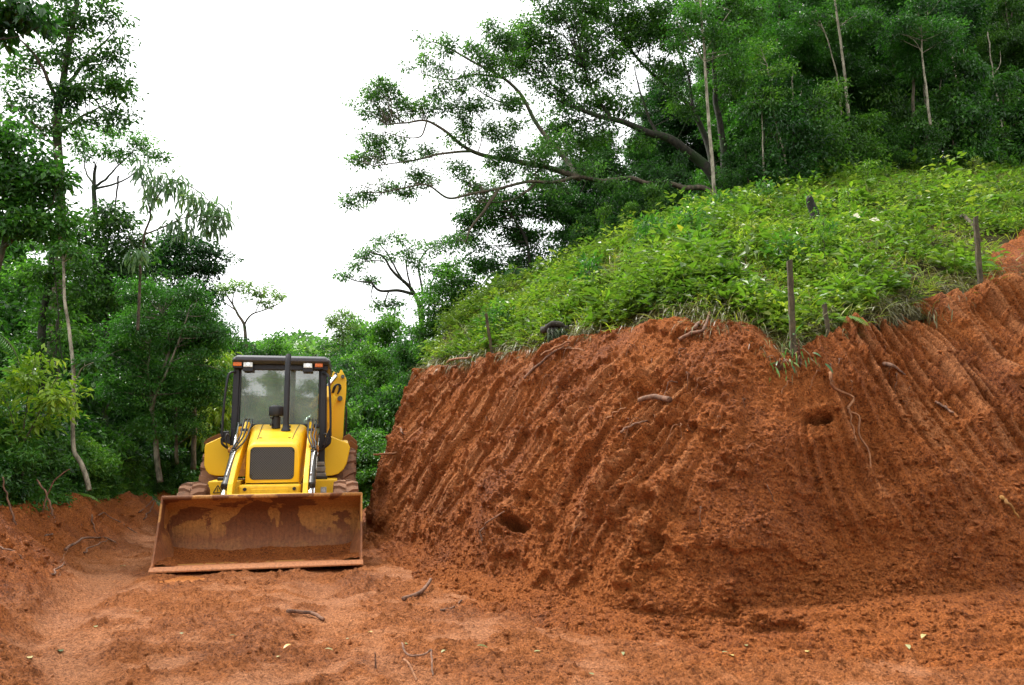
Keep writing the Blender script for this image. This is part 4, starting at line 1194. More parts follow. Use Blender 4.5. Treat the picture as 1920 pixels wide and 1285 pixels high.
for sx in (-1, 1):
    sb = MB(); xs_ = -1.16 if sx < 0 else 0.98
    sb.box(xs_ - 0.07, xs_ + 0.07, 4.86, 5.02, 0.55, 1.40)
    stb = sb.build('stabilizer', M_YEL2, BH, 0.01)
    if sx < 0: pd = MB().prism([(-1.36, 1.40), (-1.30, 1.475), (-1.12, 1.56), (-1.02, 1.52), (-1.02, 1.38), (-1.30, 1.34)], 4.75, 5.05, 'y')
    else: pd = MB().prism([(0.90, 1.06), (1.10, 1.10), (1.18, 1.34), (1.06, 1.44), (0.94, 1.36)], 4.75, 4.98, 'y')
    pd.build('foot_pad', M_MUDDY, stb, 0.015)
MB().box(-1.05, 0.92, 4.80, 5.0, 0.55, 0.80).build('rear_frame', M_YEL2, BH, 0.015)

# ------------------------------------------------------------------ trees
M_L_LIMB = leaf_mat('leaf_limb', (0.030, 0.085, 0.018), (0.11, 0.23, 0.05), 0.5)
COV, DENS = 4.2, 1.9
def blobs_of(lst, Y, rc, dens):
    out = []
    for b in lst:
        px, py, rx, ry = b[:4]
        y = b[4] if len(b) > 4 else Y
        c, r = px_blob(px, py, rx, ry, y)
        n = max(5, int(DENS * dens * 2.0 * r[0] * r[2] / rc ** 2))
        out.append((c, r, n))
    return out
def tk(pts, r0, r1):
    return ([at(*p) for p in pts], r0 * 0.68, r1 * 0.6)
def auto_k(rc, L, asp, cov):
    return max(10, int(COV * cov * PI * (rc * 0.6) ** 2 / (0.5 * asp * L * L)))
def gz(x, y):
    return float(valley_height(np.array(float(x)), np.array(float(y))))
def photo_tree(name, label, trunks, blobs, Y, leaf, mat, bark, rc=0.3, dens=1.0, cov=0.9, asp=0.5, base=None, **kw):
    k = auto_k(rc, leaf, asp, cov)
    b = np.array(trunks[0][0][0]) if base is None else base
    return make_tree(name, label, b, trunks, blobs_of(blobs, Y, rc, dens), leaf, mat, bark, rc=rc, k=k, asp=asp, **kw)

# left edge of the road
photo_tree('tall_tree', 'tallest tree on the left, thick bare trunk rising into a loose dark crown',
    [tk([(98, 950, 13.4), (104, 600, 13.3), (112, 400, 13.2), (108, 260, 13.1), (118, 160, 13.0), (136, 60, 13.0), (150, -80, 13.0)], 0.17, 0.05),
     tk([(112, 200, 13.1), (70, 110, 12.6), (20, 60, 12.2)], 0.06, 0.015), tk([(116, 170, 13), (165, 110, 13.2), (215, 60, 13.4)], 0.06, 0.015),
     tk([(120, 150, 13), (126, 80, 13.3), (120, -40, 13.5)], 0.06, 0.02), tk([(112, 250, 13.1), (160, 215, 13.0), (215, 190, 13.0)], 0.045, 0.012),
     tk([(108, 280, 13.1), (60, 230, 12.7), (10, 190, 12.5)], 0.045, 0.012)],
    [(160, 40, 62, 45), (195, 95, 45, 40), (195, 165, 48, 34), (215, 215, 34, 20), (150, -30, 90, 45), (80, 100, 60, 34), (90, 30, 45, 36), (40, 130, 50, 30), (40, 190, 60, 34), (150, 245, 50, 22),
     (75, 235, 40, 30), (160, 120, 40, 30), (130, 180, 34, 30), (225, 160, 22, 18), (200, 20, 34, 30)], 13, 0.088, M_L_DARK, M_BARK, rc=0.26, dens=0.85, cov=0.6, shell=0.2)
ep = photo_tree('air_plant', 'dark shaggy air plant clinging to the tall left trunk', [tk([(116, 215, 12.95), (117, 175, 12.9), (120, 145, 12.9)], 0.03, 0.01)],
    [(118, 185, 13, 32), (128, 165, 14, 14)], 12.9, 0.16, M_L_DEEP, M_BARK_DARK, rc=0.14, dens=1.2, asp=0.16, droop=0.9, cat='plant')
photo_tree('leafy_tree', 'near tree at the left edge with large glossy dark leaves across the top corner',
    [tk([(-330, 1150, 6.0), (-300, 700, 6.2), (-230, 260, 6.5), (-120, 60, 6.8), (0, 30, 7.0), (70, 40, 7.1)], 0.12, 0.012), tk([(-180, 140, 6.6), (-90, 110, 6.7), (10, 70, 6.8)], 0.05, 0.01)],
    [(20, 20, 42, 16), (60, 40, 34, 16), (-40, 40, 50, 30), (5, 55, 24, 12), (-120, 60, 70, 60), (40, 5, 40, 12)], 7.0, 0.135, M_L_DEEP, M_BARK_DARK, rc=0.16, dens=0.85, cov=0.75, asp=0.42, droop=0.7)
photo_tree('broadleaf_tree', 'dense dark green broadleaf tree leaning in from the left edge, below the tall crown',
    [tk([(-60, 960, 10.6), (-30, 620, 10.7), (10, 430, 10.8), (40, 300, 10.8)], 0.11, 0.02), tk([(0, 470, 10.8), (60, 420, 10.7), (100, 380, 10.6)], 0.05, 0.01)],
    [(10, 250, 48, 48), (50, 310, 48, 40), (20, 360, 55, 45), (80, 350, 36, 34), (40, 420, 60, 36), (100, 410, 30, 30), (115, 330, 22, 24), (-40, 330, 70, 90)], 10.7, 0.105, M_L_MID, M_BARK, rc=0.24, dens=1.5, cov=0.85, asp=0.55)
photo_tree('umbrella_tree', 'open umbrella crowned tree with crooked limbs standing against white sky behind the tall trunk',
    [tk([(205, 900, 21), (190, 600, 21), (178, 380, 21), (174, 345, 21), (180, 310, 21)], 0.14, 0.06), tk([(178, 350, 21), (200, 335, 20.8), (222, 310, 20.6), (250, 285, 20.4)], 0.06, 0.015), tk([(176, 355, 21), (215, 345, 20.8), (245, 330, 20.6), (280, 300, 20.3)], 0.055, 0.015),
     tk([(175, 345, 21), (160, 320, 21.3), (158, 290, 21.5)], 0.05, 0.015), tk([(222, 330, 21), (218, 370, 21), (212, 420, 21)], 0.04, 0.03)],
    [(180, 262, 30, 16), (225, 250, 36, 14), (262, 268, 34, 18), (285, 296, 24, 16), (162, 284, 18, 18), (240, 300, 24, 14), (205, 285, 20, 10)], 20.6, 0.10, M_L_MID, M_BARK_DARK, rc=0.24, dens=0.9, cov=0.6, shell=0.2)
photo_tree('round_tree', 'dark rounded tree crown standing alone against the sky above the feathery bush',
    [tk([(330, 850, 18.5), (335, 650, 18.5), (345, 500, 18.5)], 0.13, 0.03)], [(352, 485, 66, 42), (395, 490, 26, 34), (300, 500, 40, 40), (350, 455, 45, 18), (340, 540, 60, 40)], 18.4, 0.10, M_L_DEEP, M_BARK_DARK, rc=0.3, dens=1.1, cov=0.9)
photo_tree('shade_tree', 'dark bushy tree between the tall left trunk and the drooping sapling',
    [tk([(195, 900, 15.5), (200, 650, 15.5), (205, 450, 15.5)], 0.12, 0.03)], [(205, 405, 50, 36), (165, 430, 40, 45), (240, 440, 36, 45), (200, 480, 70, 50), (150, 520, 60, 60), (230, 540, 50, 50), (140, 600, 50, 50), (160, 680, 60, 60)], 15.3, 0.095, M_L_DEEP, M_BARK_DARK, rc=0.3, dens=1.0, cov=0.85)
photo_tree('vine_tree', 'tree wrapped in hanging vines and fresh green leaves under the tall left crown',
    [tk([(75, 960, 12.2), (80, 700, 12.2), (92, 500, 12.2), (100, 430, 12.2)], 0.13, 0.04), tk([(107, 600, 11.9), (106, 680, 11.9), (118, 705, 11.9)], 0.018, 0.014), tk([(98, 470, 12), (108, 570, 11.9), (112, 640, 11.9), (122, 700, 11.8)], 0.014, 0.012)],
    [(110, 480, 50, 44), (60, 520, 36, 34), (150, 500, 34, 40), (100, 560, 50, 40), (85, 620, 40, 44), (60, 690, 40, 50), (130, 640, 30, 40)], 12.2, 0.085, M_L_MID, M_BARK_DARK, rc=0.24, dens=0.85, cov=0.7)
photo_tree('feathery_tree', 'wide bushy fine leaved tree with several pale slanting stems, left of the machine cab',
    [tk([(300, 905, 13.2), (290, 800, 13.2), (285, 740, 13.2), (305, 690, 13.2), (320, 640, 13.2), (300, 580, 13.2)], 0.075, 0.015), tk([(284, 770, 13.1), (292, 740, 13.0), (312, 700, 13.0), (335, 640, 13.0), (352, 590, 13)], 0.05, 0.012),
     tk([(362, 880, 14.2), (364, 780, 14.2), (368, 700, 14.1), (372, 600, 14)], 0.075, 0.02), tk([(286, 760, 13.1), (278, 700, 13), (283, 640, 13)], 0.035, 0.01), tk([(332, 870, 13.6), (330, 760, 13.6), (340, 680, 13.6)], 0.05, 0.015)],
    [(268, 562, 54, 42), (345, 560, 50, 40), (300, 620, 90, 50), (380, 620, 44, 46), (250, 650, 56, 56), (330, 690, 80, 56), (400, 670, 26, 50), (270, 730, 70, 46), (355, 750, 56, 46), (236, 720, 40, 46), (400, 610, 24, 26), (310, 800, 60, 36)], 13.4, 0.058, M_L_FINE, M_LIMB, rc=0.22, dens=1.05, cov=0.75, asp=0.42)
t_ = photo_tree('drooping_sapling', 'slender sapling with long pale drooping leaves hanging against the white sky',
    [tk([(258, 620, 11.6), (264, 500, 11.5), (272, 440, 11.4), (282, 400, 11.3), (268, 350, 11.2), (262, 300, 11.2)], 0.035, 0.010), tk([(272, 440, 11.4), (320, 420, 11.2), (360, 405, 11.1), (420, 408, 11)], 0.02, 0.006),
     tk([(280, 400, 11.3), (310, 350, 11.2), (345, 345, 11.2), (385, 370, 11.1), (415, 400, 11)], 0.02, 0.006), tk([(262, 480, 11.5), (245, 455, 11.5), (235, 440, 11.5)], 0.02, 0.006)],
    [(270, 315, 30, 26), (300, 340, 28, 26), (285, 370, 26, 22), (335, 350, 22, 14), (360, 375, 24, 14), (395, 385, 24, 14), (420, 405, 18, 14), (330, 425, 26, 8), (375, 405, 22, 8), (255, 480, 16, 16), (395, 425, 14, 8)], 11.2, 0.15, M_L_PALE, M_BARK, rc=0.13, dens=0.55, cov=0.55, asp=0.2, droop=1.1, kind='long', flat=1.0)
photo_tree('white_trunk_tree', 'thin tree with a crooked white blotched trunk at the left road edge',
    [tk([(166, 920, 10.6), (152, 870, 10.6), (139, 845, 10.6), (136, 790, 10.6), (137, 700, 10.6), (132, 630, 10.6), (122, 570, 10.6), (118, 500, 10.7), (112, 440, 10.8)], 0.050, 0.026), tk([(137, 720, 10.6), (155, 690, 10.5), (175, 680, 10.4)], 0.015, 0.005)],
    [(112, 440, 30, 20), (130, 470, 24, 20), (172, 680, 12, 8)], 10.7, 0.08, M_L_MID, M_BARK_PALE, rc=0.18, dens=0.6, cov=0.6)
photo_tree('shrub', 'bright yellowish green shrub in front of the white trunk at the left edge',
    [tk([(40, 960, 9.4), (45, 800, 9.4), (60, 700, 9.4)], 0.02, 0.008), tk([(45, 830, 9.4), (90, 740, 9.3), (110, 700, 9.2)], 0.015, 0.006), tk([(44, 850, 9.4), (15, 760, 9.4)], 0.015, 0.006)],
    [(40, 690, 44, 26), (85, 715, 40, 26), (20, 740, 36, 34), (70, 770, 50, 30), (120, 740, 26, 22), (10, 800, 30, 30)], 9.4, 0.105, M_L_YEL, M_BARK, rc=0.17, dens=0.85, cov=0.7, asp=0.42, cat='shrub')
photo_tree('weeping_bush', 'olive green bush with drooping strap leaves just left of the cab',
    [tk([(412, 905, 16.5), (414, 780, 16.5), (416, 690, 16.5)], 0.05, 0.01)], [(415, 670, 24, 30), (405, 720, 30, 34), (420, 770, 26, 40), (395, 800, 30, 50), (425, 700, 20, 40)], 16.4, 0.16, M_L_YEL, M_BARK_DARK, rc=0.24, dens=0.7, cov=0.7, asp=0.22, droop=0.9, kind='long', cat='bush')

# middle distance, behind the machine
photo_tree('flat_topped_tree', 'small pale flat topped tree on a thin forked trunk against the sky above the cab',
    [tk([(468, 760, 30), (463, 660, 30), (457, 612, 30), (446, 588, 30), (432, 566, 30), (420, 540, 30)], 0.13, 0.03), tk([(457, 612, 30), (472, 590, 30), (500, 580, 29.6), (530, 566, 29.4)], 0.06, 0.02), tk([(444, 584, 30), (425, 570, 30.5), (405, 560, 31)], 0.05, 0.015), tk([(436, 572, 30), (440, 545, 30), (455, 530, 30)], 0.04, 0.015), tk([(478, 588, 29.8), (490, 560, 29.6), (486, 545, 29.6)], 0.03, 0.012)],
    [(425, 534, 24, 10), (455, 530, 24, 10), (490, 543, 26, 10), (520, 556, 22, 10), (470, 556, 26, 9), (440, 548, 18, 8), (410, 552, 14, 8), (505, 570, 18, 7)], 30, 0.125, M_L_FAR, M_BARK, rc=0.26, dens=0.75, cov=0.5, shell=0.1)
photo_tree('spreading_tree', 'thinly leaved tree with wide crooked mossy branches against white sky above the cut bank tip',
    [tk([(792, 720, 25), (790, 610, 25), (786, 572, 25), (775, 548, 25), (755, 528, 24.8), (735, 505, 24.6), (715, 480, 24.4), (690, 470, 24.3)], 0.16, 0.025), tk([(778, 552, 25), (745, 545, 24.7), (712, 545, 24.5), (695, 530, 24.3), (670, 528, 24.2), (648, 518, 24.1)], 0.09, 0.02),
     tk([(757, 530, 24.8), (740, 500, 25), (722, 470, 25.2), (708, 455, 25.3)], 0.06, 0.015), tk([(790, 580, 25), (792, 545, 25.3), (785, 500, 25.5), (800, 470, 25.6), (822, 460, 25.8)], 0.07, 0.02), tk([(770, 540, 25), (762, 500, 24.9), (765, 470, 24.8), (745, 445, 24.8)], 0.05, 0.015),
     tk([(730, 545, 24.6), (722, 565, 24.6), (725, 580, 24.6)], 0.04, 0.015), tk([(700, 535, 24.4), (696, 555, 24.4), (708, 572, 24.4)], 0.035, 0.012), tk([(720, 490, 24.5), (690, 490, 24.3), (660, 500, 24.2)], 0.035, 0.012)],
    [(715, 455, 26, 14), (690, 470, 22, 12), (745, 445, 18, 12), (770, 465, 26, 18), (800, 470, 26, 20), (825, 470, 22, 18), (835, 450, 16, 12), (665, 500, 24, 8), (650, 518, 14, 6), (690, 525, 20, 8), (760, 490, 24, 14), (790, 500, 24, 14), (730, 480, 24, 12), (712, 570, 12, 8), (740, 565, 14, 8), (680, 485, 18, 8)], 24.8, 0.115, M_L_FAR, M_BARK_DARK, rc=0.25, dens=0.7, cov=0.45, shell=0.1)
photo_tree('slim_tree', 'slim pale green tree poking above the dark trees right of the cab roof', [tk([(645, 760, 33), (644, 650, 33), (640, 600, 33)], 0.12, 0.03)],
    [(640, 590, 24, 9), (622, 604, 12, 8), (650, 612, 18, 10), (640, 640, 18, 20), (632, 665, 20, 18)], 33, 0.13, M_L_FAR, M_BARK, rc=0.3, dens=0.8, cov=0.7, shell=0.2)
photo_tree('round_bush_tree', 'rounded glossy green tree at the bank tip, in front of the spreading tree',
    [tk([(850, 690, 17.8), (848, 600, 17.8), (845, 530, 17.8)], 0.1, 0.02)], [(848, 530, 46, 34), (880, 560, 34, 40), (820, 575, 40, 40), (860, 600, 46, 40), (805, 610, 30, 34), (815, 650, 40, 36), (850, 500, 26, 16), (890, 520, 20, 26)], 17.6, 0.085, M_L_MID, M_BARK_DARK, rc=0.26, dens=1.05, cov=0.85)
photo_tree('yellow_green_bush', 'yellow green leafy bush growing over the left tip of the cut bank',
    [tk([(838, 715, 14.6), (845, 670, 14.6), (850, 640, 14.6)], 0.03, 0.01)], [(845, 650, 34, 22), (875, 640, 28, 20), (820, 672, 22, 16), (905, 615, 26, 18), (880, 610, 20, 14)], 14.5, 0.095, M_L_YEL, M_BARK, rc=0.17, dens=0.9, cov=0.7, asp=0.4, cat='bush')

# tree kinds repeated through the woods; the first of each kind is built, the others are copies
def kind_tree(name, label, H, cw, bare, leaf, mat, bark, nb, group, rc=0.34, cov=0.85, asp=0.5, tr=0.11, seed=0, cat='tree', dens=1.0):
    global rng
    keep = rng; rng = np.random.default_rng(1000 + seed)
    zs = np.linspace(0, H * 0.93, 7)
    pts = np.stack([np.cumsum(rng.normal(size=7) * H * 0.012), np.cumsum(rng.normal(size=7) * H * 0.012), zs], 1); pts[0] = (0, 0, -0.5)
    trunks = [(pts, tr, tr * 0.25)]
    bl = []
    for k in range(nb):
        h = H * (bare + (1 - bare) * (k + rng.uniform(0, 1)) / nb)
        a = rng.uniform(0, 2 * PI)
        f = 1 - 0.55 * max(0, (h / H - 0.6) / 0.4)
        d = cw * 0.5 * f * rng.uniform(0.15, 0.75)
        x0 = np.interp(h, zs, pts[:, 0]); y0 = np.interp(h, zs, pts[:, 1])
        c = np.array([x0 + d * math.cos(a), y0 + d * math.sin(a), min(h, H * 0.95)])
        r = np.array([1, 1, 0.7]) * cw * rng.uniform(0.2, 0.34) * f
        bl.append((c, r, max(5, int(DENS * dens * 2.0 * r[0] * r[2] / rc ** 2))))
        if rng.random() < 0.6:
            trunks.append(([np.array([x0, y0, h - 0.25 * H * (1 - bare) * 0.6]), (np.array([x0, y0, h]) + c) / 2, c], tr * 0.45, 0.012))
    t = make_tree(name, label, (0, 0, 0), trunks, bl, leaf, mat, bark, cat, group, rc=rc, k=auto_k(rc, leaf, asp, cov), asp=asp)
    rng = keep
    return t
_used = {}
def plant(proto, loc, s=1.0, rz=None, sz=None):
    if proto.name in _used: o = copy_tree(proto)
    else: o = proto; _used[proto.name] = 1
    o.location = tuple(float(v) for v in loc)
    o.rotation_euler = (random.uniform(-0.04, 0.04), random.uniform(-0.04, 0.04), random.uniform(0, 2 * PI) if rz is None else rz)
    o.scale = (s, s, sz or s)
    return o

GF = 'trees of the dark forest wall above the weedy slope'
F1 = kind_tree('forest_tree', 'dense dark green tree in the forest wall above the weedy slope', 10, 4.6, 0.18, 0.125, M_L_DEEP, M_BARK_DARK, 17, GF, rc=0.42, seed=1)
F2 = kind_tree('forest_tree', 'mid green rounded tree in the forest wall above the weedy slope', 9, 4.2, 0.25, 0.115, M_L_DARK, M_BARK, 15, GF, rc=0.38, seed=2)
F3 = kind_tree('forest_tree', 'fine leaved bushy tree in the forest wall above the weedy slope', 7.5, 3.6, 0.12, 0.095, M_L_FINE, M_BARK, 14, GF, rc=0.32, seed=3)
F4 = kind_tree('slender_tree', 'slender pale stemmed tree among the forest wall above the weedy slope', 9.5, 2.4, 0.55, 0.11, M_L_DARK, M_BARK_PALE, 9, GF, rc=0.34, tr=0.06, seed=4)
def hp(u, w): return hill_point([u], [w])[0]
fr_ = random.Random(11)
kinds = [F1, F2, F1, F3, F2, F1, F4]
n = 0
for row, (w0, w1, cnt) in enumerate(((1.03, 1.10, 10), (1.12, 1.25, 13), (1.27, 1.45, 13), (1.5, 1.75, 12), (1.78, 2.0, 12))):
    for k in range(cnt):
        u = 10.6 + (17 - 10.6) * (k + fr_.uniform(0.1, 0.9)) / cnt
        P = hp(u, fr_.uniform(w0, w1))
        if P[0] > 0.72 * P[1] + 3: continue
        kd = kinds[n % 7] if row else [F3, F4, F3, F2][n % 4]
        s = fr_.uniform(0.8, 1.15) * (0.62 if row == 0 else 0.85 if row == 1 else 1.0)
        o = plant(kd, P, s, sz=s * fr_.uniform(0.95, 1.3)); n += 1
# darker woods left of the summit, seen under the long limbs
for k, (u, w, s) in enumerate(((5.5, 1.25, 0.5), (6.5, 1.28, 0.5), (7.5, 1.3, 0.6), (8.4, 1.3, 0.65), (9.4, 1.3, 0.7), (10.0, 1.2, 0.75), (8.0, 1.4, 0.6), (6.2, 1.4, 0.5), (9.6, 1.5, 0.85), (10.8, 1.35, 0.95))):
    plant([F1, F2, F3][k % 3], hp(u, w), s)

# the great leaning trees over the slope
LA = [(1342, 372, 16.8), (1318, 354, 16.7), (1285, 352, 16.6), (1250, 342, 16.5), (1210, 343, 16.4), (1180, 334, 16.3), (1130, 340, 16.2), (1085, 333, 16), (1040, 342, 15.85), (990, 340, 15.7), (930, 355, 15.5), (880, 365, 15.4), (840, 372, 15.3), (800, 348, 15.1), (760, 352, 15), (715, 362, 14.9)]
photo_tree('leaning_tree', 'great leaning tree sending long bare crooked limbs out over the slope against white sky',
    [tk(LA, 0.10, 0.018), tk([(1090, 335, 16), (1030, 314, 16.2), (970, 304, 16.2), (905, 292, 16.2), (870, 275, 16.1), (835, 245, 16), (800, 226, 15.9), (760, 230, 15.8), (725, 236, 15.7)], 0.10, 0.018),
     tk([(885, 284, 16.1), (830, 288, 15.8), (780, 300, 15.6), (740, 306, 15.5), (700, 312, 15.4)], 0.045, 0.012), tk([(1085, 335, 16), (1062, 302, 16.6), (1030, 262, 16.8), (1000, 222, 17), (975, 175, 17), (940, 145, 17), (890, 118, 17), (850, 95, 17), (815, 80, 17), (798, 84, 17)], 0.095, 0.015),
     tk([(945, 147, 17), (890, 140, 16.8), (840, 150, 16.6), (790, 138, 16.5)], 0.045, 0.012), tk([(985, 195, 17), (940, 192, 16.8), (900, 172, 16.7), (880, 158, 16.6)], 0.035, 0.01), tk([(935, 354, 15.5), (910, 392, 15.5), (885, 425, 15.5), (872, 455, 15.5)], 0.06, 0.02),
     tk([(800, 226, 15.9), (790, 255, 15.8), (760, 258, 15.7), (720, 246, 15.6)], 0.03, 0.01), tk([(880, 272, 16.1), (872, 240, 16.2), (868, 215, 16.3), (860, 190, 16.3)], 0.025, 0.008), tk([(895, 290, 16.2), (905, 250, 16.2), (898, 215, 16.2)], 0.02, 0.008), tk([(1010, 340, 15.8), (960, 375, 15.7), (900, 380, 15.6)], 0.05, 0.015)],
    [(705, 175, 40, 20), (745, 190, 40, 20), (690, 200, 34, 18), (730, 215, 40, 14), (800, 200, 22, 18), (690, 255, 26, 14), (730, 262, 34, 14), (665, 295, 22, 14), (700, 300, 34, 16), (745, 292, 30, 14), (655, 380, 20, 10), (690, 372, 28, 12), (775, 362, 24, 10), (800, 340, 20, 8), (740, 350, 22, 8), (815, 78, 30, 12), (785, 118, 30, 12),
     (820, 135, 34, 12), (850, 92, 24, 14), (880, 90, 26, 12), (905, 110, 26, 18), (860, 160, 34, 14), (900, 195, 26, 20), (845, 200, 26, 20), (960, 235, 26, 14), (925, 130, 30, 18), (800, 285, 26, 12), (880, 330, 30, 10), (940, 325, 34, 12), (870, 235, 20, 18), (925, 60, 26, 24), (860, 455, 18, 20), (900, 385, 30, 18), (940, 250, 24, 12), (960, 80, 26, 26), (900, 150, 40, 20), (930, 90, 34, 26), (880, 215, 34, 18), (920, 240, 30, 20), (820, 175, 30, 14), (770, 205, 34, 14), (960, 285, 40, 16), (1000, 315, 50, 16), (890, 350, 40, 14), (850, 315, 34, 12), (720, 160, 26, 12), (780, 330, 26, 10), (720, 280, 30, 12), (960, 190, 30, 30), (860, 260, 30, 14), (1040, 350, 40, 12), (1150, 344, 36, 12), (1230, 352, 30, 12), (1000, 300, 54, 20), (1050, 265, 30, 22), (930, 300, 40, 18), (1100, 318, 40, 14), (900, 365, 40, 16)],
    16, 0.075, M_L_LIMB, M_BARK, rc=0.18, dens=0.95, cov=0.62, shell=0.0, flat=0.6, sides=9, share=1.0, twig=0.010, base=at(1342, 378, 16.8))
photo_tree('crown_tree', 'huge dense crowned tree with thick leaning dark trunk at the top of the slope',
    [tk([(1352, 370, 18.5), (1330, 320, 18.4), (1290, 285, 18.3), (1240, 255, 18.2), (1190, 238, 18.1), (1130, 220, 18), (1060, 196, 18)], 0.22, 0.07), tk([(1345, 350, 18.5), (1325, 260, 18.8), (1298, 208, 18.8), (1262, 172, 18.8), (1220, 138, 18.8), (1180, 90, 18.8)], 0.13, 0.04),
     tk([(1360, 360, 19), (1352, 240, 19), (1340, 150, 19), (1345, 40, 19)], 0.15, 0.06), tk([(1300, 210, 18.8), (1292, 150, 19), (1270, 90, 19)], 0.07, 0.03), tk([(1150, 225, 18), (1110, 170, 18), (1090, 110, 18)], 0.07, 0.03), tk([(1230, 250, 18.2), (1205, 190, 18.4), (1190, 130, 18.5)], 0.06, 0.02)],
    [(1005, 45, 50, 40), (1060, 20, 60, 45), (1130, 40, 60, 50), (1200, 30, 60, 50), (1010, 110, 56, 36), (1075, 100, 60, 45), (1150, 105, 54, 40), (1080, 165, 66, 36), (1060, 215, 50, 34), (1110, 245, 56, 34), (1165, 185, 44, 34), (1255, 45, 50, 60), (1240, 125, 36, 30), (1320, 60, 56, 60), (1370, 140, 44, 44), (1300, 0, 80, 40), (960, 120, 36, 26), (985, 75, 36, 30), (1100, -40, 140, 50), (1030, 245, 34, 20), (1380, 30, 50, 50), (1120, 190, 40, 26), (1030, 170, 34, 26), (1190, 60, 50, 40), (1010, 280, 40, 22), (1090, 290, 40, 20), (1280, 190, 30, 34), (1180, 270, 40, 20)],
    18.2, 0.09, M_L_DARK, M_BARK_DARK, rc=0.28, dens=0.85, cov=0.75, sides=9)
photo_tree('hanging_tree', 'dark tree filling the gap under the long mossy limb left of the slope',
    [tk([(1130, 500, 17.6), (1120, 440, 17.6), (1080, 380, 17.5), (1040, 340, 17.5)], 0.12, 0.03), tk([(1110, 430, 17.5), (1180, 390, 17.4), (1230, 360, 17.4)], 0.06, 0.02), tk([(1000, 540, 17), (985, 450, 17), (950, 390, 17)], 0.08, 0.02)],
    [(905, 410, 34, 34), (890, 440, 24, 26), (950, 395, 46, 36), (1000, 420, 46, 40), (1060, 395, 54, 40), (1120, 410, 56, 46), (1180, 385, 46, 34), (1070, 455, 60, 36), (960, 455, 36, 30), (1000, 375, 50, 26), (1130, 460, 40, 24), (1240, 365, 40, 20), (1030, 345, 40, 20), (1210, 320, 50, 30), (1140, 300, 40, 24), (940, 490, 46, 26), (1000, 490, 40, 28), (900, 478, 26, 22), (870, 410, 20, 20)], 17.4, 0.085, M_L_DARK, M_BARK_DARK, rc=0.27, dens=1.0, cov=0.8)
photo_tree('pale_stem_tree', 'tall thin pale straight stemmed tree at the upper edge of the weedy slope',
    [tk([(1341, 382, 15.6), (1335, 300, 15.6), (1328, 200, 15.6), (1320, 100, 15.6), (1312, 0, 15.6), (1308, -60, 15.6)], 0.062, 0.03), tk([(1322, 120, 15.6), (1290, 70, 15.5), (1270, 40, 15.4)], 0.02, 0.008), tk([(1320, 100, 15.6), (1350, 50, 15.6), (1370, 20, 15.6)], 0.02, 0.008)],
    [(1300, 40, 50, 34), (1350, 70, 44, 30), (1280, 85, 36, 24), (1320, 0, 60, 30), (1380, 105, 30, 20)], 15.6, 0.075, M_L_MID, M_BARK_PALE, rc=0.22, dens=0.7, cov=0.6, shell=0.2)
photo_tree('pale_stem_tree', 'pale blotched twin stemmed tree standing before the dark forest at upper right',
    [tk([(1592, 262, 18), (1588, 180, 18), (1578, 90, 18), (1566, 10, 18), (1560, -60, 18)], 0.06, 0.035), tk([(1580, 250, 18.2), (1572, 160, 18.2), (1556, 90, 18.2), (1530, 20, 18.3)], 0.035, 0.02)],
    [(1560, -20, 60, 30), (1520, 30, 40, 30), (1600, 30, 40, 30)], 18, 0.085, M_L_DARK, M_BARK_PALE, rc=0.24, dens=0.7, cov=0.6)
photo_tree('pale_stem_tree', 'thin crooked stem leaning right of the tall pale stem at the slope edge',
    [tk([(1478, 338, 16.8), (1468, 280, 16.8), (1454, 230, 16.8), (1446, 170, 16.8), (1438, 120, 16.8)], 0.04, 0.02), tk([(1466, 338, 16.9), (1460, 290, 16.9), (1456, 250, 16.9)], 0.02, 0.012)], [(1440, 130, 40, 24), (1460, 180, 30, 18), (1430, 90, 36, 24)], 16.8, 0.08, M_L_MID, M_BARK_PALE, rc=0.22, dens=0.6, cov=0.6)
photo_tree('pale_stem_tree', 'short straight bare stem between the two taller pale stems at the slope edge',
    [tk([(1434, 352, 16.6), (1431, 300, 16.6), (1430, 260, 16.6), (1428, 200, 16.6)], 0.035, 0.018)], [(1428, 200, 34, 20), (1432, 170, 30, 20)], 16.6, 0.08, M_L_DARK, M_BARK_PALE, rc=0.22, dens=0.6, cov=0.6)
photo_tree('pale_stem_tree', 'mossy grey stem half hidden in leaves at the far right of the forest edge',
    [tk([(1745, 235, 17.5), (1738, 180, 17.5), (1730, 110, 17.5), (1726, 40, 17.5)], 0.045, 0.025)], [(1730, 30, 60, 40), (1690, 60, 44, 30), (1770, 70, 40, 30)], 17.5, 0.08, M_L_DARK, M_BARK_PALE, rc=0.24, dens=0.8, cov=0.7)
photo_tree('rounded_forest_tree', 'rounded fresher green tree crown standing out of the dark forest at upper right',
    [tk([(1715, 330, 18.4), (1712, 200, 18.4), (1715, 90, 18.4)], 0.09, 0.03)], [(1715, 60, 44, 30), (1690, 95, 36, 28), (1745, 95, 40, 30), (1720, 130, 40, 24)], 18.3, 0.085, M_L_FINE, M_BARK, rc=0.26, dens=1.0, cov=0.8)

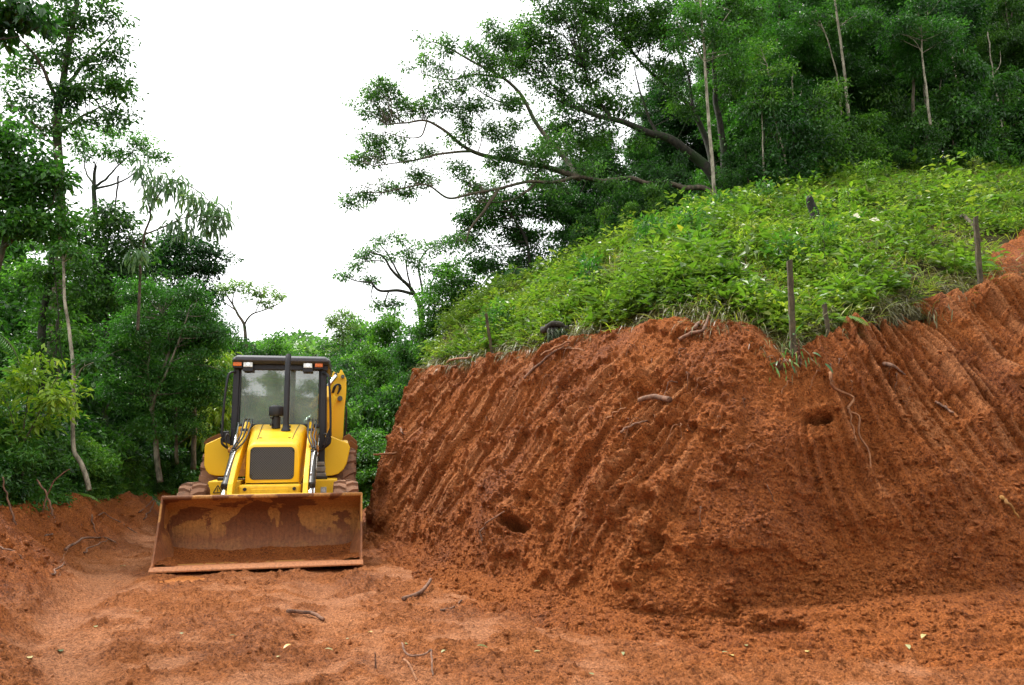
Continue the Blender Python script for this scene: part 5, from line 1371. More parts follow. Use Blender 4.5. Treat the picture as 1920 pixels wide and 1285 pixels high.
# woods behind the machine and far down the valley
GB = 'trees closing the valley behind the machine'
B1 = kind_tree('valley_tree', 'dark green bushy tree among those closing the valley behind the machine', 8, 5.0, 0.05, 0.15, M_L_DARK, M_BARK_DARK, 18, GB, rc=0.45, seed=5)
B2 = kind_tree('valley_tree', 'mid green layered tree among those closing the valley behind the machine', 7, 5.0, 0.1, 0.14, M_L_MID, M_BARK, 15, GB, rc=0.4, seed=6)
def top_at(proto, H, px, py, Y, wide=1.0, base=None):
    "stand a tree so that its top shows at that place of the photograph"
    P = at(px, py, Y); b = gz(P[0], Y) if base is None else base
    s = (P[2] - b) / H
    return plant(proto, (P[0], Y, b), s * wide, sz=s)
for k, (px, py, Y, w) in enumerate(((485, 640, 34, .8), (525, 645, 36, .8), (450, 655, 30, .7), (600, 655, 38, .8), (575, 668, 30, .8), (640, 640, 34, .9), (690, 622, 31, .9), (735, 600, 29, .8), (770, 615, 26, .7), (680, 665, 25, .9), (730, 655, 23, .9),
                                   (650, 690, 22, .8), (620, 680, 27, .8), (780, 650, 22, .8), (560, 690, 24, .8), (500, 680, 24, .7), (700, 600, 38, .8), (660, 740, 19, .7), (745, 700, 19.5, .8))):
    top_at([B1, B2, B1][k % 3], [8, 7, 8][k % 3], px, py, Y, w)
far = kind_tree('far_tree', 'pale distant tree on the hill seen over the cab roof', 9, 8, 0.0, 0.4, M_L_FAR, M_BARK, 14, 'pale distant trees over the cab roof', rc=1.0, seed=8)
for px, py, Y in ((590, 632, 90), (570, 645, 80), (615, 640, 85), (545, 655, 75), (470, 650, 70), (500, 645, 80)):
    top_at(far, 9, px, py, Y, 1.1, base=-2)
# trees further back on the left, closing the view between the near ones
GL = 'trees standing deeper in the left woods'
for k, (px, py, Y, w) in enumerate(((20, 470, 19, .8), (90, 500, 20, .8), (150, 480, 22, .8), (230, 500, 19, .8), (300, 540, 20, .8), (370, 560, 19, .8), (395, 600, 22, .8), (-40, 420, 17, .9), (420, 640, 24, .7), (180, 560, 17, .8), (60, 600, 16, .8), (330, 620, 17, .8), (-100, 380, 14, .8), (260, 640, 16.5, .7))):
    o = top_at([B1, B2, B1][k % 3], [8, 7, 8][k % 3], px, py, Y, w)
    o['label'] = 'dark bushy tree standing deeper in the left woods behind the nearer stems'; o['group'] = GL

# ------------------------------------------------------------------ bushes, ferns, palm, weeds
def fern_arrays(nf, L, rngf, droop=1.0, np_=20, wfac=0.28, up=0.9, lw=0.22):
    PP, AA, NN, LL, TT, stems = [], [], [], [], [], []
    for k in range(nf):
        az = 2 * PI * (k + rngf.uniform(-0.3, 0.3)) / nf
        d = np.array([math.cos(az), math.sin(az), up * rngf.uniform(0.7, 1.3)]); d /= np.linalg.norm(d)
        p = np.zeros(3); pts = [p.copy()]
        l = L * rngf.uniform(0.7, 1.15)
        for i in range(np_):
            d = d + np.array([0, 0, -droop * 1.8 / np_]); d /= np.linalg.norm(d)
            p = p + d * l / np_; pts.append(p.copy())
            f = i / np_
            if f < 0.12: continue
            side = np.cross(d, [0, 0, 1]); side /= np.linalg.norm(side) + 1e-9
            nrm = np.cross(side, d)
            w = l * wfac * (math.sin(PI * (0.12 + 0.86 * f)) ** 0.7)
            for s in (-1, 1):
                PP.append(p.copy()); AA.append(side * s + d * 0.45 - np.array([0, 0, 0.15])); NN.append(nrm); LL.append(w * rngf.uniform(0.85, 1.1)); TT.append(0.45 + 0.35 * rngf.normal() * 0.5)
        stems.append((np.array(pts), np.linspace(0.012, 0.003, len(pts)) * L))
    V, F, T = leaves_arrays(np.array(PP), np.array(AA), np.array(NN), np.array(LL), np.array(LL) * lw, np.clip(np.array(TT), 0, 1), fold=0.1)
    return V, F, T, stems
def fern(name, label, cat, group, mat, nf, L, seed, **kw):
    r_ = np.random.default_rng(seed)
    root = empty(name, (0, 0, 0), label, cat, group)
    V, F, T, st = fern_arrays(nf, L, r_, **kw)
    link('fronds', mesh_np('fronds', V, F, False, {'tint': T}), mat, root)
    tube_obj('stems', st, mat, root, 4)
    return root
GU = 'undergrowth along the left edge of the road'
U1 = kind_tree('bush', 'dark leafy bush in the undergrowth along the left road edge', 1.5, 1.3, 0.0, 0.085, M_L_DARK, M_BARK_DARK, 10, GU, rc=0.2, tr=0.02, seed=21, cat='bush')
U2 = kind_tree('bush', 'mid green leafy bush in the undergrowth along the left road edge', 1.4, 1.3, 0.0, 0.075, M_L_MID, M_BARK, 10, GU, rc=0.18, tr=0.018, seed=22, cat='bush', asp=0.36)
U3 = fern('fern', 'feathery green fern in the undergrowth along the left road edge', 'fern', GU, M_L_FINE, 9, 0.95, 23)
U4 = fern('fern', 'fresh green fern in the undergrowth along the left road edge', 'fern', GU, M_L_YEL, 8, 0.75, 24)
ur = random.Random(5)
for k in range(150):
    Y = ur.uniform(6.5, 17.5) if k < 100 else ur.uniform(8, 14)
    bx = np.interp(Y, BERM[:, 1], BERM[:, 0])
    row = k % 3
    off = (ur.uniform(0.35, 0.75), ur.uniform(0.75, 1.3), ur.uniform(1.3, 2.8))[row]
    x = bx - off
    z = max(float(road_height(np.array([x]), np.array([Y]))[0][0]), -0.7)
    kd = [U3, U2, U1, U4, U1, U2, U3, U3, U1, U4, U2, U1][(k * 5 + k // 12) % 12]
    s = (ur.uniform(0.6, 0.95), ur.uniform(0.9, 1.25), ur.uniform(1.2, 1.7))[row]
    plant(kd, (x, Y, z - 0.06), s, sz=s * (1.0 if row < 2 else 1.2))
for k in range(22):
    Y = 9.5 + 8.0 * (k + ur.uniform(0, 1)) / 22
    x = np.interp(Y, BERM[:, 1], BERM[:, 0]) - ur.uniform(0.25, 0.6)
    z = float(road_height(np.array([x]), np.array([Y]))[0][0])
    plant([U4, U3, U4, U2][k % 4], (x, Y, z - 0.05), ur.uniform(0.6, 1.0))
# saplings and thin bare stems at the left edge
GS = 'thin bare stems leaning at the left road edge'
for k, (pts, r0) in enumerate((([(100, 968, 8.6), (88, 930, 8.6), (70, 900, 8.6)], 0.012), ([(80, 960, 8.9), (100, 905, 8.9), (130, 880, 8.9)], 0.009), ([(30, 985, 8.2), (12, 930, 8.2), (4, 895, 8.2)], 0.011))):
    P, rad = smooth_path([at(*p) for p in pts], r0, r0 * 0.6, 12, jit=0.02)
    o = tube_obj('bare_stem', [(P - P[0], rad)], M_STICK, None, 6); o.location = tuple(P[0])
    tag(o, ['bare leaning stem at the left road edge, thickest of the three', 'thin bent stem leaning right beside the white trunk at the road edge', 'leaning stem nearest the left border of the photo'][k], 'stem', GS)
# bushes behind the machine
GK = 'bushes behind the machine'
K1 = kind_tree('bush', 'leafy bush growing behind the machine beside the cut bank', 1.8, 1.7, 0.0, 0.10, M_L_MID, M_BARK, 11, GK, rc=0.24, tr=0.025, seed=31, cat='bush')
for k, (px, py, Y, s) in enumerate(((655, 770, 18, 1.0), (690, 760, 19, 1.1), (730, 790, 19, 1.1), (700, 810, 17.5, 0.9), (675, 850, 17, 0.8), (710, 860, 16.8, 0.8), (650, 880, 17.5, 0.7), (740, 740, 20, 1.2), (690, 890, 16.6, 0.6), (385, 905, 16, 0.8), (350, 900, 15.5, 0.8), (405, 860, 17, 0.9), (660, 910, 18, .7))):
    P = at(px, py, Y)
    b = gz(P[0], Y) if py < 800 else max(P[2] - 1.6 * s, -0.6)
    s_ = max(0.4, (P[2] - b) / 1.8)
    plant(K1, (P[0], Y, b), s * 1.1, sz=s_)
# forest edge bushes at the top of the weedy slope
GE = 'bushes along the forest edge at the top of the weedy slope'
E1 = kind_tree('bush', 'dark leafy bush along the forest edge at the top of the weedy slope', 2.6, 1.7, 0.05, 0.12, M_L_DARK, M_BARK_DARK, 15, GE, rc=0.24, tr=0.025, seed=41, cat='bush', dens=0.4, cov=0.6)
E2 = kind_tree('bush', 'fresh green bush along the forest edge at the top of the weedy slope', 2.0, 1.5, 0.0, 0.11, M_L_MID, M_BARK, 13, GE, rc=0.2, tr=0.02, seed=42, cat='bush', asp=0.4, dens=0.4, cov=0.6)
for k in range(72):
    u = 4.5 + 12.5 * ((k + fr_.uniform(0, 1)) / 56) if k < 56 else fr_.uniform(12, 17)
    w = fr_.uniform(0.97, 1.05) if k % 3 else fr_.uniform(1.05, 1.14)
    s = fr_.uniform(0.45, 1.05) * (0.45 if u < 9.8 else 1.0)
    plant([E1, E2, E1][k % 3], hp(u, w) - np.array([0, 0, 0.1]), s, sz=s * fr_.uniform(0.8, 1.5))

GT = 'thin pale stems before the dark forest'
for k in range(16):
    u = 10.8 + 6.0 * (k + fr_.uniform(0, 1)) / 16
    P = hp(u, fr_.uniform(1.03, 1.16))
    L = fr_.uniform(2.6, 5.5); a, b = fr_.uniform(-0.5, 0.5), fr_.uniform(-0.3, 0.3)
    r0 = fr_.uniform(0.022, 0.045)
    Q, rad = smooth_path([(0, 0, -0.3), (a * 0.25, b * 0.3, L * 0.35), (a * 0.8, b * 0.8, L * 0.7), (a, b, L)], r0, r0 * 0.5, 18, jit=0.05)
    o = tube_obj('thin_stem', [(Q, rad), smooth_path([Q[11], Q[11] + np.array([0.25, 0, 0.35]), Q[11] + np.array([0.35, 0.1, 0.8])], r0 * 0.5, 0.005, 6)], M_BARK_PALE, None, 6)
    o.location = tuple(P)
    tag(o, 'thin pale bare stem before the dark forest at the top of the slope', 'stem', GT)
for k, (x, y, s) in enumerate(((-1.6, -14.5, 0.8), (0.8, -15.5, 0.85), (3.0, -14.5, 0.8), (5.4, -15.5, 0.85), (-4.2, -15.5, 0.8))):
    o = plant([B1, B2][k % 2], (x, y, -1.0), s)
    o['label'] = 'dark tree seen only as a reflection in the cab windscreen'; o['group'] = 'trees reflected in the windscreen'; o['category'] = 'tree'
GW = 'knee high shrubs scattered over the weedy slope'
W1 = kind_tree('weed_shrub', 'knee high leafy shrub scattered over the weedy slope', 0.62, 0.62, 0.1, 0.105, M_L_WEED, M_BARK, 7, GW, rc=0.12, tr=0.010, seed=61, cat='shrub', dens=0.35, cov=0.35, asp=0.38)
W2_ = kind_tree('weed_shrub', 'dark leaved knee high shrub scattered over the weedy slope', 0.7, 0.7, 0.1, 0.13, M_L_MID, M_BARK, 7, GW, rc=0.13, tr=0.010, seed=62, cat='shrub', dens=0.35, cov=0.35, asp=0.45)
W3 = kind_tree('weed_shrub', 'thin upright weed standing above its neighbours on the slope', 0.9, 0.4, 0.2, 0.10, M_L_YEL, M_BARK, 6, GW, rc=0.10, tr=0.008, seed=63, cat='weed', dens=0.3, cov=0.3, asp=0.3)
for k in range(60):
    u = fr_.uniform(2.8, 16.5); w = fr_.uniform(0.05, 0.98)
    if u > 14.3 and w < 0.22: continue
    s = fr_.uniform(0.4, 0.85)
    plant([W1, W2_, W1, W3, W2_][k % 5], hp(u, w) - np.array([0, 0, 0.05]), s)

# palm beyond the slope
pm = at(985, 545, 16.6)
palm = empty('palm', pm, 'dark palm with arching feather fronds beyond the left shoulder of the slope', 'palm')
V, F, T, st = fern_arrays(13, 1.35, np.random.default_rng(51), droop=1.25, np_=30, wfac=0.26, up=1.0, lw=0.10)
link('fronds', mesh_np('fronds', V + np.array([0, 0, 0.25]), F, False, {'tint': T * 0.5}), M_L_DARK, palm)
tube_obj('trunk', [(np.array([[0, 0, -1.2], [0, 0, -0.4], [0, 0, 0.3]]), np.array([0.09, 0.08, 0.06]))] + [(p + np.array([0, 0, 0.25]), r) for p, r in st], M_BARK_DARK, palm, 6)
pm = at(8, 600, 9.0)
palm = empty('palm', pm + np.array([-0.5, 0, -0.2]), 'palm frond tips hanging in at the left edge of the photo', 'palm')
V, F, T, st = fern_arrays(9, 1.0, np.random.default_rng(52), droop=1.4, np_=30, wfac=0.26, up=0.8, lw=0.10)
link('fronds', mesh_np('fronds', V, F, False, {'tint': T}), M_L_MID, palm)
tube_obj('trunk', [(np.array([[-0.1, 0, -2.2], [0, 0, -1.0], [0, 0, 0.05]]), np.array([0.06, 0.05, 0.04]))] + st, M_BARK, palm, 6)

# weeds covering the slope: nobody could count them
def weed_cover(n, u0, u1, w0, w1, L, hgt, nl, tmean=0.55, seed=61):
    r_ = np.random.default_rng(seed)
    u = r_.uniform(u0, u1, n); w = r_.uniform(w0 ** 0.8, w1 ** 0.8, n) ** (1 / 0.8)
    P = hill_point(u, w)
    dn = noise2(P[:, 0] * 0.7, P[:, 1] * 0.7, 62) + 0.5 * noise2(P[:, 0] * 2.0, P[:, 1] * 2.0, 64)
    keep = (r_.uniform(size=n) < np.clip(0.60 + 1.6 * dn, 0.05, 1)) & ~((u > 14.5) & (w < 0.17 + 0.05 * noise2(u * 3, w * 9)))
    P = P[keep]; n = len(P)
    h = hgt * r_.uniform(0.45, 1.25, n) * (1 + 0.4 * noise2(P[:, 0] * 0.9, P[:, 1] * 0.9, 63))
    h = h * np.where(r_.uniform(size=n) < 0.06, 1.7, 1.0)
    pt = np.clip(tmean + 0.20 * r_.normal(size=n) + 0.35 * noise2(P[:, 0] * 0.8, P[:, 1] * 0.8, 65), 0, 1)
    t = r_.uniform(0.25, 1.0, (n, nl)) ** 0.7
    lean = r_.normal(size=(n, 1, 2)) * 0.25
    az = r_.uniform(0, 2 * PI, (n, nl))
    rad = r_.uniform(0.01, 0.11, (n, nl)) * (h / 0.35)[:, None]
    Q = P[:, None, :] + np.stack([np.cos(az) * rad + lean[..., 0] * t * h[:, None], np.sin(az) * rad + lean[..., 1] * t * h[:, None], t * h[:, None]], -1)
    A = np.stack([np.cos(az), np.sin(az), r_.uniform(-0.5, 0.7, (n, nl))], -1)
    N = np.array([0, 0, 1.0]) + r_.normal(size=(n, nl, 3)) * 0.45
    ps = r_.uniform(0.6, 1.5, n)
    Ls = L * ps[:, None] * r_.uniform(0.6, 1.2, (n, nl)) * (1.15 - 0.45 * t)
    asp = r_.uniform(0.25, 0.55, n)
    Ws = Ls * asp[:, None]
    tt = np.clip(pt[:, None] * (0.55 + 0.5 * t) + r_.normal(size=(n, nl)) * 0.10, 0, 1)  # lower leaves darker: shade between the plants put into the tint
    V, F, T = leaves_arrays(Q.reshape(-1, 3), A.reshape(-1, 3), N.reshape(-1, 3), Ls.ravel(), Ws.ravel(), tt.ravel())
    return V, F, T
def merged(parts):
    o_ = 0; VV, FF, TT = [], [], []
    for V, F, T in parts: VV.append(V); FF.append(F + o_); TT.append(T); o_ += len(V)
    return np.concatenate(VV), np.concatenate(FF), np.concatenate(TT)
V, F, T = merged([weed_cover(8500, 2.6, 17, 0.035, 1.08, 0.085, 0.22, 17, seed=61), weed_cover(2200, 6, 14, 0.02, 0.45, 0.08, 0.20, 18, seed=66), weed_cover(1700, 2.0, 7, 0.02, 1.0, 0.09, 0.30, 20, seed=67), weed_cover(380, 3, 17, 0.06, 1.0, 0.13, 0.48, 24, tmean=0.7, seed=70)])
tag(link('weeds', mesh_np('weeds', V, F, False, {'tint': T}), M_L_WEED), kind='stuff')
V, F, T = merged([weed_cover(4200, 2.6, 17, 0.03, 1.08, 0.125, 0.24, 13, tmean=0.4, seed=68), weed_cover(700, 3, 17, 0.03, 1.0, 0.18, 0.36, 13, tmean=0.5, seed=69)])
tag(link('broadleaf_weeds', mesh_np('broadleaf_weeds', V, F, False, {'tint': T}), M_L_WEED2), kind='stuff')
# grass blades, green among the weeds and straw coloured along the lip of the cut
def blades(P, per, L, w, mat_t, seed, droop=1.1):
    r_ = np.random.default_rng(seed); n = len(P) * per
    Q = np.repeat(P, per, 0) + r_.normal(size=(n, 3)) * np.array([0.05, 0.05, 0.005])
    A = r_.normal(size=(n, 3)) * np.array([0.6, 0.6, 0.2]) + np.array([0, 0, 0.9])
    return long_leaves(Q, A, r_.normal(size=(n, 3)), L * r_.uniform(0.5, 1.3, n), w, np.clip(mat_t + 0.2 * r_.normal(size=n), 0, 1), droop=droop, seg=4)
r_ = np.random.default_rng(71)
u = r_.uniform(2.4, 17, 3200); w = r_.uniform(0.015, 1.0, 3200)
V, F, T = blades(hill_point(u, w), 8, 0.26, 0.008, 0.75, 72)
tag(link('grass', mesh_np('grass', V, F, False, {'tint': T}), M_L_WEED), kind='stuff')
u = r_.uniform(2.4, 17, 1500); w = r_.uniform(0.03, 1.0, 1500)
P_ = hill_point(u, w); k_ = noise2(P_[:, 0] * 0.7, P_[:, 1] * 0.7, 62) + 0.5 * noise2(P_[:, 0] * 2.0, P_[:, 1] * 2.0, 64) < -0.02
V, F, T = blades(P_[k_], 14, 0.34, 0.008, 0.6, 76, droop=2.0)
tag(link('dead_grass', mesh_np('dead_grass', V, F, False, {'tint': T}), M_STRAW), kind='stuff')
u = r_.uniform(2.0, 17, 1000); w = np.abs(r_.normal(size=1000)) * 0.02 + 0.004
keep = noise2(u * 2.1, u * 0, 73) + 0.5 * noise2(u * 6, u * 0, 74) + np.where(u < 6, 0.35, 0) > -0.15
u, w = u[keep], w[keep]
V, F, T = blades(hill_point(u, w) + np.array([0, 0, 0.08]), 12, 0.24, 0.007, 0.5, 75, droop=2.6)
tag(link('dry_grass', mesh_np('dry_grass', V, F, False, {'tint': T}), M_STRAW), kind='stuff')

# ------------------------------------------------------------------ stakes, stump, roots, sticks, fallen leaves, loose earth
_hpx, _hpy = proj(_HP)
_hw = _W.ravel()
def on_hill(px, py):
    q = (_hpx - px) ** 2 + (_hpy - py) ** 2 + (_hw > 1.01) * 1e6
    return _HP[int(np.argmin(q))]
def stake(label, base, top, th, sink=0.25):
    b = np.asarray(base, float); t = np.asarray(top, float)
    d = t - b; L = np.linalg.norm(d)
    m = MB()
    n_ = 9
    for k in range(n_ - 1):
        pass
    V, F = [], []
    r_ = np.random.default_rng(int(abs(b[0]) * 1000))
    for k in range(n_ + 1):
        f = k / n_
        p = d * f - d / L * sink * (1 - f) * (k == 0)
        w = th / 2 * (1 + 0.06 * r_.normal())
        off = r_.normal(size=2) * th * 0.04
        for sx, sy in ((-1, -1), (1, -1), (1, 1), (-1, 1)):
            V.append((p[0] + sx * w + off[0], p[1] + sy * w * 0.8 + off[1], p[2] + (th * 0.25 * sx if k == n_ else 0)))
    for k in range(n_):
        for i in range(4): F.append((k * 4 + i, k * 4 + (i + 1) % 4, (k + 1) * 4 + (i + 1) % 4, (k + 1) * 4 + i))
    F += [(3, 2, 1, 0), (n_ * 4, n_ * 4 + 1, n_ * 4 + 2, n_ * 4 + 3)]
    m.add(V, F)
    o = m.build('wooden_stake', M_STAKE, None, 0.003)
    o.location = tuple(b)
    return tag(o, label, 'stake', 'wooden stakes along the rim of the cut')
for label, bp_, tp_, th in (('tall square wooden stake at the notch in the middle of the rim', (1486, 662), (1480, 488), 0.045),
                            ('grey green wooden stake at the right end of the rim, leaning left', (1838, 532), (1829, 406), 0.048),
                            ('weathered stake at the left end of the rim among dry grass', (923, 668), (911, 588), 0.045),
                            ('short dark stake stub among ferns right of the tall stake', (1547, 622), (1545, 570), 0.036)):
    P, _n = on_bank(*bp_)
    stake(label, P, at(tp_[0], tp_[1], P[1] + 0.03), th)
P = on_hill(1528, 432)
root = empty('tree_stump', P, 'charred black tree stump standing in the weeds of the slope', 'stump')
T_p = at(1518, 368, P[1])
V, F = tube_arrays([smooth_path([(0, 0, -0.2), (0.02, 0, 0.15), tuple((T_p - P) * 0.8), tuple(T_p - P)], 0.10, 0.045, 14)], 10)
V = V + 0.03 * np.stack([noise2(V[:, 0] * 14, V[:, 2] * 7, 1), noise2(V[:, 1] * 14, V[:, 2] * 7, 2), 0 * V[:, 0]], 1)
link('trunk', mesh_np('trunk', V, F, True), M_CHAR, root)
V, F, T = clump_leaves(np.array([[0.0, -0.06, 0.12], [0.08, -0.05, 0.3], [-0.05, -0.08, 0.45]]), 0.14, 16, 0.06)
link('ivy', mesh_np('ivy', V, F, False, {'tint': T}), M_L_MID, root)

def limb(name, label, cat, pts, r0, r1, mat, group=None, jit=0.02, branches=(), n=26):
    "pts: world points; a mesh of its own, origin at its first point"
    P, rad = smooth_path(pts, r0, r1, n, jit=jit)
    o0 = P[0].copy()
    paths = [(P - o0, rad)]
    for b in branches:
        Q, rq = smooth_path(b[0], b[1], b[2], 14, jit=jit)
        paths.append((Q - o0, rq))
    o = tube_obj(name, paths, mat, None, 7, wobble=r0 * 0.25)
    o.location = tuple(o0)
    return tag(o, label, cat, group)
def bk_pts(lst):
    out = []
    for q in lst:
        P, N = on_bank(q[0], q[1])
        out.append(P + N * (q[2] if len(q) > 2 else 0.01))
    return out
limb('root', 'long pale crooked root snaking down the cut face right of the middle', 'root', bk_pts([(1556, 700, .02), (1562, 730, .04), (1598, 752, .05), (1592, 775, .05), (1608, 788, .05), (1610, 820, .05), (1628, 850, .04), (1633, 905, .02)]), 0.013, 0.006, M_ROOT, branches=[(bk_pts([(1590, 772, .04), (1598, 800, .03), (1604, 830, .02)]), 0.009, 0.004)])
limb('root', 'pale root sticking out sideways from the left edge of the cut face', 'root', [at(772, 842, 12.0), at(740, 850, 11.7), at(700, 853, 11.4)], 0.022, 0.014, M_ROOT)
limb('root', 'thin root arching over the small cave in the lower left of the cut face', 'root', bk_pts([(905, 1015, .01), (908, 1000, .06), (925, 982, .07), (950, 962, .04)]), 0.011, 0.006, M_STICK)
limb('root', 'dark root hanging at the upper left end of the cut face', 'root', bk_pts([(752, 805, .02), (760, 818, .05), (772, 825, .03)]), 0.018, 0.010, M_STICK)
limb('branch', 'forked dead branch lying on the rim left of the tall stake', 'branch', bk_pts([(1275, 640, .03), (1300, 633, .06), (1325, 627, .07), (1338, 600, .12)]), 0.020, 0.012, M_STICK, branches=[(bk_pts([(1300, 633, .05), (1312, 618, .07), (1330, 610, .09)]), 0.022, 0.012)])
limb('branch', 'pale bare branch lying across the upper left of the cut', 'branch', bk_pts([(1015, 668, .03), (1045, 660, .06), (1072, 645, .05)]), 0.015, 0.008, M_ROOT, branches=[(bk_pts([(1040, 662, .04), (1070, 658, .05), (1100, 660, .03)]), 0.012, 0.005)])
limb('branch', 'dark bent branch below the root ball at the upper left of the cut', 'branch', bk_pts([(985, 712, .02), (1010, 690, .05), (1040, 668, .05), (1062, 655, .03)]), 0.018, 0.010, M_STICK)
limb('branch', 'dead branch at the far left tip of the rim', 'branch', bk_pts([(800, 712, .03), (830, 698, .06), (858, 690, .05)]), 0.022, 0.014, M_ROOT, branches=[(bk_pts([(825, 702, .04), (845, 684, .08), (885, 670, .08)]), 0.028, 0.014)])
limb('branch', 'pale stick lying down the slope edge right of the short stub stake', 'branch', bk_pts([(1695, 588, .05), (1680, 572, .08), (1665, 556, .08)]), 0.018, 0.012, M_BARK_PALE)
limb('branch', 'bare fallen log leaning behind the right stake', 'branch', [on_hill(1832, 450) + [0, 0, .05], on_hill(1815, 430) + [0, 0, .2], at(1800, 408, on_hill(1815, 430)[1])], 0.032, 0.018, M_BARK)
limb('log', 'short broken log stub sticking out of the middle of the cut face', 'log', bk_pts([(1258, 752, .02), (1235, 756, .09), (1208, 764, .10)]), 0.026, 0.022, M_STICK, jit=0.005)
limb('log', 'dark splintered log piece stuck in the upper right of the cut', 'log', bk_pts([(1658, 686, .03), (1675, 695, .06), (1695, 708, .03)]), 0.022, 0.008, M_STICK, jit=0.008)
limb('stick', 'thin stick jutting from the cut face near the log stub', 'stick', bk_pts([(1138, 788, .01), (1160, 778, .05), (1178, 770, .04)]), 0.009, 0.006, M_ROOT)
limb('stick', 'dark stick pressed into the cut face below the log stub', 'stick', bk_pts([(1165, 812, .02), (1190, 803, .05), (1215, 792, .03)]), 0.011, 0.007, M_STICK)
limb('stick', 'small dark stick in the right part of the cut face', 'stick', bk_pts([(1752, 758, .03), (1768, 768, .05), (1784, 778, .03)]), 0.012, 0.010, M_STICK)
limb('log', 'yellowish rotten wood fragment showing low in the right of the cut', 'log', bk_pts([(1876, 935, .01), (1890, 950, .04), (1908, 975, .02)]), 0.018, 0.006, bark_mat('rotten_wood', (0.16, 0.07, 0.015), (0.36, 0.18, 0.04), 25), jit=0.015)
# fine rootlets hanging out of the face
GR = 'fine rootlets hanging from the cut face'
rr = random.Random(3)
for k in range(52):
    px, py = (rr.uniform(960, 1330), rr.uniform(640, 800)) if k < 26 else (rr.uniform(1480, 1800), rr.uniform(650, 760)) if k < 38 else (rr.uniform(780, 1500), rr.uniform(700, 1000))
    P, N = on_bank(px, py)
    L = rr.uniform(0.08, 0.32)
    sd_ = rr.uniform(-0.6, 0.6)
    pts = [P - N * 0.02, P + N * 0.05 + np.array([sd_ * 0.3 * L, 0, -0.1 * L]), P + N * 0.07 + np.array([sd_ * 0.7 * L, 0, -0.55 * L]), P + N * 0.05 + np.array([sd_ * L, 0, -L])]
    limb('rootlet', 'fine rootlet hanging from the red earth of the cut face', 'root', pts, 0.0045, 0.002, M_ROOT if k % 3 else M_STICK, GR, jit=0.02, n=14)
# root ball under the weeds
P, N = on_bank(1040, 628)
root = empty('root_ball', P, 'torn dark root ball hanging over the rim at upper left', 'root ball')
r_ = np.random.default_rng(9)
paths = []
for k in range(26):
    a = r_.uniform(-1, 1); b = r_.uniform(0.1, 1)
    e = np.array([a * 0.22, -0.10 * b, -0.05 - 0.26 * b]) + r_.normal(size=3) * 0.03
    paths.append(smooth_path([(0.12 * a, 0.05, 0.14), e * 0.5 + np.array([0, -0.12, 0.08]), e], 0.016, 0.004, 10, jit=0.03))
tube_obj('roots', paths, M_BARK_DARK, root, 5)
P, rad = smooth_path([(-0.14, 0.05, 0.10), (-0.02, -0.05, 0.13), (0.14, 0.0, 0.10)], 0.045, 0.03, 12, jit=0.04)
tube_obj('stem', [(P, rad)], M_BARK_DARK, root, 9, wobble=0.03)

# sticks on the road
def rz(x, y): return float(road_height(np.array([float(x)]), np.array([float(y)]))[0][0])
def rd(px, py, lift=0.0):
    P = onground(px, py); P[2] = rz(P[0], P[1]) + lift
    return P
limb('stick', 'thick curved stick lying on the road left of the middle', 'stick', [rd(538, 1158, .012), rd(560, 1151, .03), rd(585, 1149, .03), rd(606, 1154, .015)], 0.015, 0.014, M_STICK, jit=0.008)
limb('stick', 'thick brown stick on the road at the foot of the cut', 'stick', [rd(754, 1130, .012), rd(778, 1124, .03), rd(795, 1116, .05), rd(808, 1104, .07)], 0.019, 0.015, M_STICK, jit=0.008)
limb('stick', 'thin straight stick on the road right of the thick brown stick', 'stick', [rd(826, 1152, .01), rd(845, 1143, .02), rd(866, 1132, .02)], 0.010, 0.008, M_STICK, jit=0.006)
limb('twig', 'thin forked twig standing up from the road at the bottom edge', 'twig', [rd(752, 1232, .09), rd(765, 1243, .06), rd(790, 1246, .055), rd(808, 1240, .06)], 0.007, 0.006, M_STICK, jit=0.006, branches=[([rd(808, 1241, .06), rd(811, 1266, .005)], 0.006, 0.005)])
limb('twig', 'pale split twig leaning beside the forked twig', 'twig', [rd(757, 1244, .05), rd(768, 1258, .03), rd(781, 1272, .0)], 0.008, 0.007, M_ROOT, jit=0.003)
limb('twig', 'short upright twig stub left of the forked twig', 'twig', [rd(704, 1252, -.01), rd(704, 1252, .03), rd(703, 1252, .085)], 0.008, 0.004, M_STICK, jit=0.002)
# branches caught in the ridge on the left
GP = 'dead branches caught in the earth ridge on the left'
for pts, r0, lab in (([(150, 985), (185, 968), (200, 965), (255, 1000)], .018, 'pale bent branch on top of the left earth ridge'), ([(85, 1005), (95, 1000), (105, 970)], .016, 'upright dark branch stub on the left earth ridge'),
                     ([(120, 1032), (155, 1012), (190, 1008), (215, 1018)], .022, 'thick dark branch at the foot of the left earth ridge'), ([(155, 1035), (180, 1022), (205, 1012)], .014, 'thin dark stick at the foot of the left earth ridge'),
                     ([(268, 975), (280, 960), (292, 940)], .016, 'bent branch against the left end of the bucket'), ([(262, 962), (278, 945), (288, 938)], .014, 'dark branch on the ridge just left of the bucket'),
                     ([(172, 965), (176, 990), (182, 1005)], .012, 'hanging root in the left earth ridge'), ([(0, 1022), (20, 1035), (45, 1048)], .014, 'dark branch at the left border of the photo'), ([(95, 1075), (115, 1062), (125, 1055)], .014, 'short dark stick low on the left ridge'),
                     ([(110, 1090), (118, 1050), (130, 1020)], .006, 'thin pale twig standing in the left ridge')):
    Q = []
    for px, py in pts:
        best = None
        for Y in np.linspace(4.5, 15, 240):
            P = at(px, py, Y)
            if P[2] <= rz(P[0], P[1]) + 0.03: best = P; break
        Q.append(best if best is not None else rd(px, py))
    limb('dead_branch', lab, 'branch', Q, r0 * 0.75, r0 * 0.35, M_STICK if r0 > .007 else M_ROOT, GP, jit=0.03, n=16)
